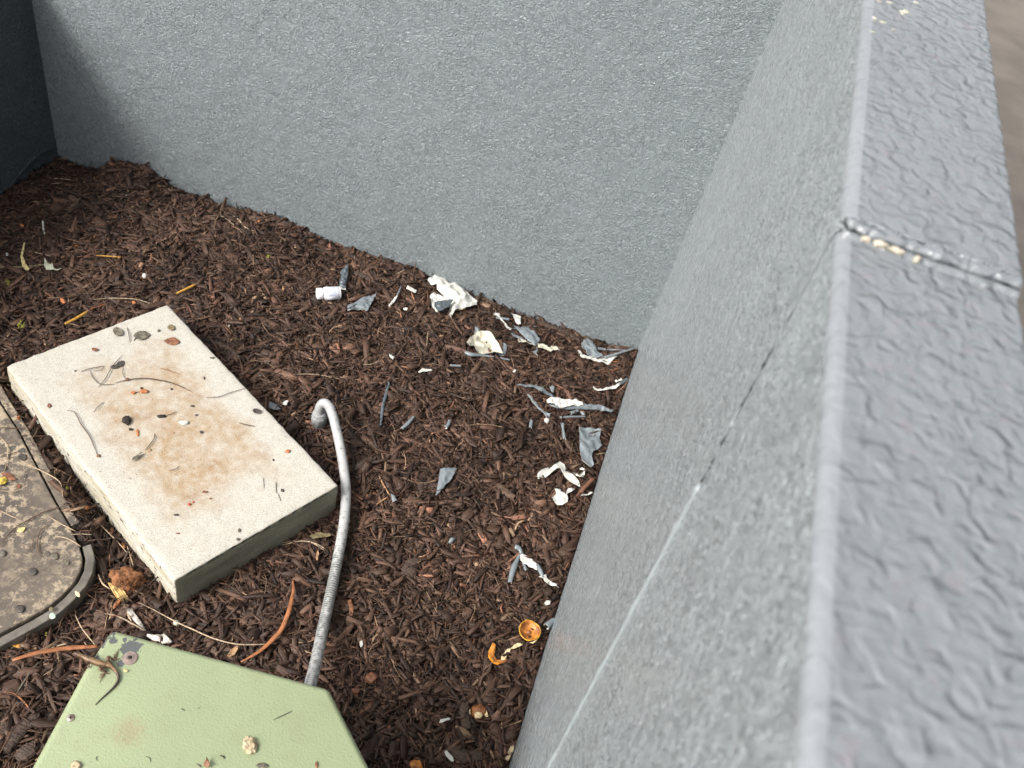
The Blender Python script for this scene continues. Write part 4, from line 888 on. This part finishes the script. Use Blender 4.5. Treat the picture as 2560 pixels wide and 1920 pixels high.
tw('dry_frond', 'rust coloured dry blade running left from the cabinet corner', 'dry frond', 'X', [(75, 862), (180, 828), (300, 802), (440, 785), (600, 776)], 5.0, M_RUST, lift=.10, flat=.35, taper=.4)
tw('dry_frond', 'rust coloured dry blade arching to the back of the cabinet', 'dry frond', 'X', [(1800, 372), (1802, 440), (1775, 560), (1730, 670), (1670, 740), (1590, 810), (1480, 872)], 5.2, M_RUST, lift=.012, flat=.35, taper=.7)
tw('pale_straw', 'long white grass straw above the green cabinet', 'straw', 'X', [(860, 510), (960, 560), (1080, 625), (1180, 670), (1320, 730), (1480, 765), (1700, 760)], 1.6, M_STRAW, lift=.008, taper=.8)
tw('pale_straw', 'thin brown straw crossing the bleached root', 'straw', 'X', [(645, 575), (720, 590), (820, 640), (900, 690)], 1.3, M_STRAW, lift=.006)
tw('pale_straw', 'fine pale straw under the rust blade', 'straw', 'X', [(460, 580), (500, 660), (545, 720), (585, 770)], 1.2, M_STRAW, lift=.02)
tw('pale_straw', 'straw end above the left rust blade', 'straw', 'X', [(290, 800), (350, 775), (440, 752)], 1.6, M_STRAW)
tw('pale_straw', 'flat pale straw near the rim corner', 'straw', 'X', [(130, 775), (225, 774)], 1.6, M_STRAW)
tw('pale_straw', 'rising straw right of the cabinet', 'straw', 'X', [(1960, 850), (2050, 820), (2130, 750), (2190, 690)], 1.1, M_TWIG)
tw('bare_twig', 'dark straight twig left of the lizard', 'twig', 'X', [(100, 1070), (170, 960), (240, 870)], 2.0, M_DTWIG)
tw('orange_needle', 'curved orange needle in the lower left mulch', 'needle', 'X', [(-10, 1052), (80, 1065), (140, 1110), (205, 1188)], 1.5, M_RUST)
tw('bare_twig', 'dark root fork left of the conduit', 'twig', 'X', [(1730, 155), (1850, 130), (1940, 145), (2010, 185)], 1.6, M_STRAW)
tw('bare_twig', 'straight twig below the front face of the slab', 'twig', 'X', [(1345, 455), (1440, 380), (1560, 320)], 1.5, M_DTWIG)
tw('bare_twig', 'reddish twig beside the conduit bend', 'twig', 'K', [(180, 185), (205, 260), (230, 335)], 1.3, M_TWIG)
tw('bare_twig', 'thin twig at the foot of the slab corner', 'twig', 'K', [(305, 600), (292, 690), (262, 790)], 1.1, M_TWIG)
tw('pale_straw', 'straw fan below the slab front', 'straw', 'K', [(10, 845), (90, 832), (160, 842), (235, 885)], 1.2, M_STRAW)
scrap('dry_leaf', 'olive brown folded leaf below the slab front', 'leaf', 'X', [(1900, 100), (1950, 80), (2030, 85), (2035, 100), (1980, 112), (1920, 118)], M_LEAFO, amp=.004)
scrap('dry_leaf', 'tan crumpled leaf by the conduit side of the cabinet', 'leaf', 'X', [(1395, 840), (1420, 800), (1460, 775), (1462, 800), (1440, 830), (1410, 850)], M_TAN, amp=.006)
scrap('dry_leaf', 'orange tan seed wing below the slab', 'leaf', 'X', [(1942, 250), (1940, 215), (1955, 188), (1958, 220), (1950, 255)], M_TAN)
scrap('dry_leaf', 'brown bract right of the conduit foot', 'leaf', 'K', [(350, 1145), (368, 1142), (382, 1180), (375, 1225), (360, 1215), (358, 1180)], M_LEAFB, amp=.003)
scrap('bleached_root', 'bleached white frayed root tip by the cabinet', 'root', 'X', [(775, 560), (810, 555), (845, 600), (875, 640), (900, 690), (960, 715), (1010, 700), (1030, 730), (1060, 760), (1000, 765), (920, 730), (880, 700), (850, 650), (815, 610)], M_BONE, M_BONE, amp=.008, th=.004, lift=.014)
tw('white_splinter', 'small white splinter left of the bleached root', 'splinter', 'X', [(780, 560), (792, 590), (808, 625)], 2.4, M_STRAW)
crumb('pale_green_shell', 'tiny pale green shell above the cabinet', 'shell', 'X', 1086, 650, 20, M_GREENDOT, ry=16, h=.8, amp=.08)
crumb('orange_bract', 'orange bract at the foot of the fibrous chunk', 'bract', 'X', 720, 535, 34, M_ORANGE, ry=11, rot=-.8)
crumb('seed_husk', 'yellow seed husk on soil below the cover rim', 'seed', 'X', 110, 790, 30, M_YEL, ry=11, rot=.05)
crumb('seed_husk', 'orange seed husk second from the cover rim', 'seed', 'X', 208, 804, 30, M_TAN, ry=10, rot=.05)
crumb('seed_husk', 'pale seed husk touching the rust blade', 'seed', 'X', 262, 838, 22, M_PYEL, ry=9, rot=-.9)
for (x, y, r, l) in ((530, 885, 16, 'orange coral-like crumb in the upper left mulch'), (978, 1030, 24, 'tan papery crumb above the white pebble'), (155, 752, 16, 'brown orange crumb near the left edge'), (440, 1270, 26, 'reddish flaky crumb above the longer yellow stem'), (1605, 372, 9, 'orange dot'), (930, 1288, 20, 'pinkish crumb above the slab edge'), (430, 285, 14, 'tan chip at the foot of the left wall'), (1425, 748, 12, 'orange crumb in the mid left mulch'), (1790, 720, 9, 'red crumb by the back wall'), (1958, 1180, 14, 'tan pebble left of the bottle'), (1660, 1395, 14, 'pink tan chip beside the slab edge'), (2045, 1575, 16, 'orange seed right of the slab edge')):
    crumb('bract_crumb', l if l != 'orange dot' else 'small orange dot amid upper mulch', 'bract', 'L', x, y, r, M_ORANGE if 'tan' not in l else M_TAN, ry=r * .6, rot=r, group='orange and tan crumbs in the mulch')
for (x, y, r, l) in ((160, 1440, 26, 'mossy green ring left of the longer yellow stem'), (60, 1142, 16, 'yellow moss crumb at the left edge'), (1855, 965, 12, 'yellow green moss crumb in mid mulch')):
    crumb('moss_tuft', l, 'moss', 'L', x, y, r, M_MOSS, amp=.7)
for (x, y, r, m, l) in ((130, 290, 14, M_MOSS, 'moss tuft on the cover edge soil'), (250, 370, 12, M_MOSS, 'second moss tuft down the soil gap'), (432, 578, 14, M_MOSS, 'olive moss lump mid soil gap'), (462, 875, 14, M_YEL, 'yellow lichen crumb at the cover corner'), (505, 948, 9, M_MOSS, 'moss dot at the rim'), (300, 1507, 12, M_MOSS, 'bright moss crumb below the rim'),
                        (125, 130, 16, M_ORANGE, 'orange crumb beside the upper slab side'), (315, 570, 20, M_ORANGE, 'orange flaky crumb on the cover edge'), (562, 705, 16, M_ORANGE, 'tan orange chip on bare soil'), (790, 940, 20, M_ORANGE, 'orange chip at the slab foot'), (712, 855, 24, M_LEAFB, 'red brown chip under the slab side'), (385, 645, 30, M_LEAFD, 'flat grey stone in the soil gap'), (140, 270, 40, M_LEAFD, 'dark mossy clod on the cover edge')):
    crumb('soil_crumb', l, 'debris', 'H', x, y, r, m, ry=r * .6, rot=x, amp=.5, h=.5)
# fibrous chunk
p = W_('X', 780, 400); t = empty('fibrous_chunk', (p.x, p.y, p.z)); tag(t, 'rusty fibrous palm chunk with split pale end between cover and slab corner', 'wood chunk')
crumb('husk', None, None, 'X', 785, 385, 95, M_FUZZ, ry=60, h=.45, amp=.6, parent=t, seed=11, sub=4)
V, Fc = [], []
for k in range(420):
    u = random.uniform(0, 6.28); rr_ = math.sqrt(random.random()); a = W_('X', 785 + 95 * rr_ * math.cos(u), 385 + 58 * rr_ * math.sin(u), .012 + .02 * (1 - rr_))
    d = Vector((random.gauss(0, 1), random.gauss(0, 1), random.uniform(-.2, 1))).normalized() * random.uniform(.006, .014)
    v_, f_ = tube_geo([a, a + d * .5 + Vector((0, 0, .001)), a + d], [.0006, .0005, .0003], 4); n0 = len(V); V += v_; Fc += [tuple(i + n0 for i in f) for f in f_]
mesh_obj('fibres', V, Fc, M_FUZZ, t)
V, Fc = [], []
for k in range(60):
    u = k / 59; a = W_('X', 668 + 60 * u + random.uniform(-5, 5), 385 + 20 * u, .024 - .012 * random.random()); b = W_('X', 740 + 50 * u + random.uniform(-9, 9), 498 - 8 * u + random.uniform(-8, 3), .010 - .006 * random.random())
    v_, f_ = tube_geo([a, a.lerp(b, .5) + Vector((random.gauss(0, .001), 0, .002)), b], [.0016, .0019, .0013], 5); n0 = len(V); V += v_; Fc += [tuple(i + n0 for i in f) for f in f_]
mesh_obj('split_end', V, Fc, M_SPLIT, t)

# ------------------------------------------------------------ litter on the slab
SL = 'leaves and crumbs on the concrete slab'
leaf('dry_leaf', 'grey lumpy leaf, leftmost of the three along the slab top edge', 'leaf', 'S', 726, 320, 34, 24, .5, M_LEAFG, group=SL, point=.2)
o = leaf('dry_leaf', 'large grey mottled leaf with a short stalk on the slab', 'leaf', 'S', 872, 340, 52, 28, -.1, M_LEAFG, group=SL)
twig('stalk', None, None, 'S', [(838, 352), (822, 372)], 1.2, M_DTWIG, 's', parent=o)
leaf('dry_leaf', 'small olive round leaf near the slab top corner', 'leaf', 'S', 1051, 293, 24, 17, .2, M_LEAFO, group=SL, point=.2)
leaf('dry_leaf', 'red brown oval leaf near the slab top corner', 'leaf', 'S', 1057, 377, 50, 23, .05, M_LEAFB, group=SL)
leaf('dry_leaf', 'small brown curled leaf left of the mottled leaf', 'leaf', 'S', 583, 430, 20, 10, .1, M_LEAFB, group=SL, amp=.004)
leaf('dry_leaf', 'dark heart-shaped leaf on the slab', 'leaf', 'S', 742, 514, 28, 17, -.5, M_LEAFD, group=SL, point=.2)
leaf('dry_leaf', 'dark lobe overlapping the heart-shaped leaf', 'leaf', 'S', 705, 533, 30, 12, -.15, M_LEAFD, group=SL, point=.3)
leaf('dry_leaf', 'dark charcoal oval leaf near the right slab edge', 'leaf', 'S', 1578, 808, 26, 17, .1, M_LEAFD, group=SL, point=.1)
leaf('dry_leaf', 'curled grey split leaf in the lower left of the slab', 'leaf', 'S', 842, 1090, 40, 11, -.65, M_LEAFG, group=SL, amp=.005)
for x, y, rx, ry, m, l in (
    (976, 314, 9, 7, M_LEAFG, 'grey dot between two leaves on the slab'), (778, 871, 28, 22, M_DARK, 'black shaggy husk ball on the slab'), (995, 841, 26, 9, M_DARK, 'black seed with a stalk on the slab'),
    (820, 697, 15, 9, M_ORANGE, 'orange bract on the slab, left of a pair'), (885, 687, 26, 11, M_ORANGE, 'orange curled bract on the slab, right of a pair'), (871, 668, 8, 8, M_DARK, 'dark speck above the orange bracts'),
    (1130, 880, 28, 11, M_WHITE, 'white paint chip on the slab'), (845, 943, 9, 20, M_ORANGE, 'orange seed under the black husk ball'), (805, 920, 12, 7, M_DARK, 'dark curl under the black husk ball'),
    (303, 775, 11, 13, M_LEAFB, 'red brown curl near the left slab edge'), (1767, 1055, 14, 9, M_ORANGE, 'orange crumb near the right slab corner'), (1735, 1295, 10, 9, M_LEAFD, 'dark grit near the front slab corner'),
    (1260, 1304, 17, 7, M_LEAFB, 'brown crumb in the lower slab'), (1165, 1380, 10, 7, M_RED, 'red fleck low on the slab'), (1188, 1366, 7, 5, M_RED, 'smaller red fleck above the first'), (1085, 1445, 16, 6, M_LEAFD, 'dark sliver low on the slab'),
    (1470, 1541, 9, 11, M_LEAFG, 'grey crumb by the front slab edge'), (1463, 1596, 10, 8, M_LEAFG, 'grey crumb on the very front slab edge'), (1182, 776, 13, 5, M_LEAFD, 'dark sliver in the centre of the slab'), (1238, 938, 11, 8, M_LEAFD, 'dark crumb below the slab centre'),
    (1208, 832, 9, 5, M_LEAFD, 'tiny dark crumb right of the white chip'), (1305, 480, 15, 4, M_LEAFD, 'dark crumb near the upper right slab edge'), (1255, 604, 5, 10, M_LEAFD, 'small dark seed in the upper slab'), (920, 1047, 9, 7, M_TAN, 'tan grain by the short curved twig'),
    (1055, 672, 7, 5, M_DARK, 'dark grain beside the long red twig'), (1293, 1345, 7, 5, M_LEAFB, 'brown dot below the brown crumb'), (1092, 1558, 14, 4, M_LEAFB, 'brown sliver near the front slab corner'), (463, 560, 6, 4, M_DARK, 'black dot in the left slab'),
    (785, 614, 11, 9, M_LEAFB, 'brown knot on the long red twig'), (605, 1083, 11, 9, M_LEAFB, 'brown bud ending the crooked twig'), (1068, 940, 6, 5, M_TAN, 'tan dot left of the dark crumb'), (1680, 1107, 5, 7, M_DARK, 'dark dot near the right slab edge')):
    crumb('crumb', l, 'debris', 'S', x, y, rx, m, 's', ry=ry, rot=0 if ry < rx * 1.2 else .0, h=.6, amp=.45, group=SL)
ST = 'fine twigs and stalks on the slab'
for pts, r, m, l in (
    ([(780, 290), (792, 335), (798, 382)], 1.0, M_DTWIG, 'short upright stalk between two grey leaves'), ([(498, 562), (560, 542), (640, 528)], 1.0, M_DTWIG, 'pale grey stalk in the left slab'), ([(550, 550), (575, 605), (620, 640), (705, 640)], .9, M_DTWIG, 'hooked grey stalk below the pale stalk'),
    ([(640, 528), (620, 552), (575, 560)], .7, M_DTWIG, 'hair-thin hook under the pale stalk'), ([(752, 460), (690, 530), (650, 600), (605, 658)], 1.0, M_DTWIG, 'long curved stalk under the heart-shaped leaf'), ([(755, 535), (752, 570), (775, 615)], .7, M_DTWIG, 'fine stalk from the heart-shaped leaf'),
    ([(708, 632), (790, 612), (900, 604), (1050, 630), (1175, 684)], 1.5, M_TWIG, 'long arched red brown twig on the slab'), ([(983, 540), (1040, 556), (1105, 578)], 1.3, M_TAN, 'short tan twig in the upper slab'), ([(1010, 537), (1060, 560), (1095, 575)], .8, M_TAN, 'thin tan twig beside the short tan twig'),
    ([(575, 810), (600, 780), (640, 748)], .9, M_DTWIG, 'short slanting stalk in the left slab'), ([(410, 800), (450, 808), (475, 840), (500, 890), (550, 960), (580, 1030), (602, 1085)], 1.1, M_TWIG, 'crooked orange brown twig near the left slab edge'),
    ([(1018, 832), (1060, 820), (1082, 808)], .9, M_DTWIG, 'stalk of the black seed'), ([(890, 1046), (925, 1005), (948, 970), (948, 944)], 1.2, M_DTWIG, 'dark curved stalk in the slab centre left'), ([(1468, 876), (1510, 888), (1570, 900)], 1.2, M_TWIG, 'small brown twig near the right slab edge'),
    ([(1040, 1168), (1075, 1162), (1100, 1143)], .8, M_DTWIG, 'thin curved stalk low on the slab'), ([(1695, 1238), (1698, 1308)], .9, M_DTWIG, 'upright stalk in the front right slab corner'), ([(1708, 1312), (1725, 1358)], .8, M_DTWIG, 'short stalk below the upright stalk'),
    ([(1618, 1215), (1622, 1282)], .6, M_DTWIG, 'hair-thin stalk left of the upright stalk'), ([(1265, 723), (1350, 716), (1420, 690), (1525, 660)], .9, M_DTWIG, 'long thin stalk pointing to the right slab edge'), ([(830, 690), (880, 685)], .8, M_TWIG, 'tiny stalk joining the orange bracts')):
    twig('twig', l, 'twig', 'S', pts, r, m, 's', lift=.0005, group=ST, arch=.003)
twig('twig', 'dark twig sticking out over the mulch beyond the slab edge', 'twig', 'S', [(1565, 680), (1640, 640), (1740, 595)], 1.3, M_TWIG, lift=.008)
# litter on the cover
leaf('dry_leaf', 'bright yellow curled leaf on the utility cover', 'leaf', 'H', 15, 525, 38, 24, -.6, simple('yellow_leaf', (.62, .45, .08), .5, .3, 60, .001), 'l', amp=.008)
leaf('dry_leaf', 'small charcoal oval leaf on the utility cover', 'leaf', 'H', 142, 364, 28, 22, .2, M_LEAFD, 'l', point=.1)
leaf('dry_leaf', 'long red brown leaf on the left of the cover', 'leaf', 'H', 55, 490, 50, 20, .4, M_LEAFB, 'l')
leaf('dry_leaf', 'small red brown leaf beside the yellow leaf', 'leaf', 'H', 118, 552, 18, 12, -.3, M_LEAFB, 'l')
leaf('dry_leaf', 'cream petal on the utility cover', 'leaf', 'H', 135, 828, 28, 17, -.3, M_PYEL, 'l')
leaf('dry_leaf', 'cream seed on the dark rim', 'leaf', 'H', 495, 1240, 24, 12, .9, M_PITH, 'l')
leaf('lichen_spot', 'pale green round lichen on the dark rim', 'lichen', 'H', 335, 1378, 20, 20, 0, M_GREENDOT, 'l', point=0, amp=.001)
for k, (x, y, r) in enumerate(((350, 1000, 28), (212, 1098, 28), (430, 1040, 16), (15, 980, 26), (130, 1335, 30), (20, 435, 22), (328, 1335, 16))):
    crumb('pebble', ['flat round stone embedded near the cover corner', 'flat round stone left of the first on the cover', 'small stone by the curved cover edge', 'grey stone at the left of the cover', 'dark stone near the lower cover edge', 'dark stone at the upper left of the cover', 'small brown stone on the cover rim'][k], 'stone', 'H', x, y, r, [M_LEAFG, M_LEAFD, M_LEAFG, M_RIM, M_LEAFD, M_LEAFD, M_LEAFO][k], 'l', ry=r * .85, h=.35, amp=.15, group='flat stones on the utility cover')
for pts, r, m, l in (([(130, 385), (220, 430), (320, 480), (385, 530), (400, 615)], 1.4, M_STRAW, 'pale arched needle from cover to soil'), ([(0, 930), (80, 830), (190, 760), (320, 700), (510, 655)], 1.3, M_TWIG, 'long arched brown needle on the cover'), ([(300, 735), (390, 790), (485, 838)], 1.2, M_STRAW, 'straight pale needle at the cover edge'),
    ([(350, 868), (420, 880), (480, 910), (515, 935)], 1.3, M_STRAW, 'needle crossing the lichen crumb'), ([(305, 790), (250, 850), (240, 940), (265, 1010)], 1.2, M_TWIG, 'curved brown needle on the cover'), ([(215, 860), (205, 930), (165, 980)], 1., M_TWIG, 'short curved needle left of the curved brown one'),
    ([(0, 705), (60, 735), (120, 760)], 1.2, M_STRAW, 'needle at the left frame edge on the cover'), ([(0, 580), (90, 582), (130, 570)], 1.1, M_STRAW, 'needle under the yellow leaf'), ([(165, 450), (150, 500), (130, 540)], .9, M_DTWIG, 'tiny stalk near the red leaf'), ([(0, 175), (100, 180), (210, 178)], 1.2, M_TWIG, 'needle at the upper cover corner'),
    ([(0, 235), (40, 280), (50, 340), (30, 450)], 1.2, M_STRAW, 'bent needle at the upper left cover'), ([(0, 360), (60, 345), (130, 325)], 1., M_TWIG, 'faint needle above the charcoal leaf'), ([(455, 858), (520, 855), (590, 858)], 1., M_STRAW, 'needle over the cover corner gap')):
    twig('pine_needle', l, 'needle', 'H', pts, r, m, 'l', lift=.003, group='dry needles on the utility cover')
for pts, r, m, l in (([(600, 755), (680, 835), (750, 905), (820, 985)], 1.2, M_STRAW, 'pale needle along the slab foot'), ([(810, 930), (830, 990), (850, 1060)], 1.2, M_STRAW, 'needle beneath the lower slab side'), ([(625, 1110), (655, 1170), (700, 1205)], 1.8, M_STRAW, 'cream straw by the fibrous chunk'),
    ([(350, 540), (420, 540), (490, 535)], 1.2, M_TWIG, 'brown needle across the soil gap'), ([(340, 430), (400, 460), (460, 490)], 1.2, M_TAN, 'tan needle beside the slab side'), ([(545, 1040), (595, 1038)], 1.4, M_STRAW, 'short straw at the rim end')):
    twig('pine_needle', l, 'needle', 'H', pts, r, m, 'm', lift=.004, group='dry needles in the soil gap')

# ------------------------------------------------------------ on the cabinet
o = crumb('dried_snail', 'round cream snail-like lump on the cabinet top', 'snail shell', 'X', 1535, 1390, 46, M_MUD, 'b', ry=50, h=.45, amp=.35, sub=4, seed=5)
crumb('dried_snail', 'tan lump on the cabinet cut by the bottom edge', 'snail shell', 'X', 466, 1508, 32, M_MUD, 'b', ry=26, h=.5, amp=.3)
scrap('seed_pod', 'orange brown open seed pod on the cabinet', 'seed pod', 'X', [(1268, 1460), (1280, 1480), (1292, 1505), (1280, 1522), (1255, 1515), (1250, 1495), (1265, 1480)], M_LEAFB, M_TAN, 'b', .004, .005)
twig('twig', 'tiny grey stalk left of the seed pod', 'twig', 'X', [(1208, 1498), (1225, 1508), (1235, 1520)], 1.0, M_DTWIG, 'b')
crumb('grey_lump', 'grey lump at the bottom edge of the cabinet', 'debris', 'X', 1612, 1512, 34, M_LEAFG, 'b', ry=18, h=.35)
crumb('brown_seed', 'upright brown seed near the right of the cabinet', 'seed', 'X', 1945, 1505, 10, M_LEAFB, 'b', ry=20)
for pts, r, l in (([(1680, 1228), (1740, 1200), (1797, 1172)], .6, 'long fine hair on the cabinet top'), ([(1112, 1158), (1135, 1172)], .6, 'short dark hair on the cabinet centre'), ([(1348, 1448), (1372, 1452), (1378, 1468)], .9, 'dark comma-shaped hair on the cabinet'), ([(1212, 1158), (1230, 1150)], .4, 'faint hair right of the short dark hair'), ([(598, 1480), (590, 1460), (602, 1450)], .4, 'curly hair low on the cabinet'), ([(895, 1452), (920, 1462), (925, 1490)], .4, 'curly hair under the rusty stain')):
    twig('hair', l, 'hair', 'X', pts, r, M_DARK, 'b', lift=.0004)
leaf('yellow_smear', 'small yellow smear beside the lizard tail', 'petal', 'Z', 1165, 872, 40, 22, .1, M_PYEL, 'b', amp=.0004, lift=.0005)

# ------------------------------------------------------------ brown anole lizard
def lz(x, y, z): p = G(*px('Z', x, y), TZ + z); return p
LP = []; LE = []; LR = []
def chain(pts, rad, start=None):
    prev = start
    for (x, y, z), r in zip(pts, rad):
        LP.append(lz(x, y, z)); LR.append(r if hasattr(r, '__len__') else (r, r)); i = len(LP) - 1
        if prev is not None: LE.append((prev, i))
        prev = i
    return i
sp = [(318, 612, .0085), (345, 600, .0090), (375, 602, .0098), (410, 612, .0100), (455, 628, .0092), (500, 650, .0086), (555, 680, .0082), (620, 702, .0080), (690, 728, .0078), (760, 752, .0074), (830, 768, .0070), (885, 775, .0064), (940, 800, .0055), (990, 845, .0045), (1030, 900, .0036), (1050, 960, .0030), (1045, 1020, .0026), (1010, 1080, .0022), (950, 1150, .0019), (870, 1225, .0016), (780, 1305, .0013), (681, 1405, .0010)]
rd = [.0019, .0033, .0047, .0053, .0046, .0042, .0052, .0058, .0062, .0061, .0056, .0050, .0042, .0035, .0030, .0027, .0024, .0021, .0018, .0015, .0012, .0007]
chain(sp, [(r * .8, r) for r in rd])
hip, sh_ = 11, 6
def foot(base, bx_, by_, toes):
    for tx, ty in toes:
        chain([((bx_ + tx) / 2 + 4, (by_ + ty) / 2, .0022), (tx, ty, .0008)], [.00065, .0004], base)
k = chain([(888, 715, .006), (878, 645, .008), (905, 640, .0078), (960, 685, .0035), (988, 690, .0018)], [.0030, .0026, .0022, .0015, .0012], hip); foot(k, 988, 690, [(1050, 518), (1085, 668), (975, 600), (1015, 560), (1030, 700)])
k = chain([(820, 800, .006), (745, 835, .008), (770, 862, .0078), (850, 862, .0035), (820, 900, .0018)], [.0034, .0030, .0024, .0016, .0012], 10); foot(k, 820, 900, [(752, 1045), (738, 978), (748, 928), (915, 912), (790, 985)])
k = chain([(560, 735, .006), (592, 752, .004), (575, 790, .002)], [.0022, .0017, .0010], sh_); foot(k, 575, 790, [(568, 838), (600, 815), (545, 810)])
k = chain([(590, 655, .006), (640, 625, .006), (655, 600, .002)], [.0022, .0017, .0010], sh_); foot(k, 655, 600, [(690, 605), (672, 570), (640, 580)])
me = bpy.data.meshes.new('tmp'); me.from_pydata([tuple(p) for p in LP], LE, []); lo = bpy.data.objects.new('tmp', me); link(lo)
m1 = lo.modifiers.new('skin', 'SKIN'); lo.modifiers.new('sub', 'SUBSURF').levels = 2; m1.use_smooth_shade = True
for i, (a, b) in enumerate(LR): me.skin_vertices[0].data[i].radius = (a, b)
me.skin_vertices[0].data[hip].use_root = True
dg = bpy.context.evaluated_depsgraph_get(); me2 = bpy.data.meshes.new_from_object(lo.evaluated_get(dg)); bpy.data.objects.remove(lo)
me2.name = 'body'; spine = [LP[i] for i in range(len(sp))]; root = Vector((spine[8].x, spine[8].y, TZ))
colr = []
for v in me2.vertices:
    best = (9, 0, 0)
    for i in range(len(spine) - 1):
        a, b = spine[i], spine[i + 1]; ab = b - a; u = max(0, min(1, (v.co - a).dot(ab) / ab.length_squared)); q_ = a + ab * u; d = (v.co - q_).length
        if d < best[0]: side = (v.co - q_).dot(ab.cross(Vector((0, 0, 1))).normalized()); best = (d, i + u, side)
    d, s_, side = best; r = float(np.interp(s_, range(len(rd)), rd)); x = side / max(r, 1e-5)
    nn = noise.noise(Vector((s_ * 4, x * 2, 1))) ; base = Vector((.085, .044, .024))
    if s_ > 13: base = base.lerp(Vector((.055, .036, .028)), min(1, (s_ - 13) / 3))
    if d > r * 1.35: base = Vector((.13, .07, .04))
    elif s_ < 14 and s_ > 3:
        if abs(abs(x) - .38) < .17: base = Vector((.21, .125, .06))
        elif abs(x) < .2: base = Vector((.20, .115, .045)) if noise.noise(Vector((s_ * 5.5, 0, 7))) > -.05 else Vector((.025, .015, .01))
        elif noise.noise(Vector((s_ * 5, x * 1.5, 3))) > .12: base = Vector((.06, .035, .015))
    colr += [*(base * (1 + .5 * nn)), 1]
for v in me2.vertices: v.co -= root; v.co.z = max(v.co.z, .0002) if v.co.z > -.02 else v.co.z
a = me2.color_attributes.new('skin', 'FLOAT_COLOR', 'POINT'); a.data.foreach_set('color', colr)
m, n_, b_ = newmat('lizard_skin'); at = nd(n_, 'ShaderNodeAttribute', attribute_name='skin')
n_.links.new(mix(n_, 1., at.outputs['Color'], ramp(n_, nz(n_, coords(n_), 900, 2), [(.3, .65), (.7, 1.2)]), 'MULTIPLY'), b_.inputs['Base Color']); b_.inputs['Roughness'].default_value = .5
bump(n_, b_, nz(n_, coords(n_), 1100, 1), .0002)
me2.materials.clear(); me2.materials.append(m)
liz = bpy.data.objects.new('lizard', me2); link(liz); liz.location = root
tag(liz, 'brown lizard with striped back and curled tail on the green cabinet corner', 'lizard')
for (x, y, z) in ((384, 576, .0125), (388, 628, .0125)):
    p = lz(x, y, z); V, Fc = lump(p.x, p.y, p.z, .0012, .0012, .0012, 1, .05, 2); mesh_obj('eye', V, Fc, M_BLACK, liz)
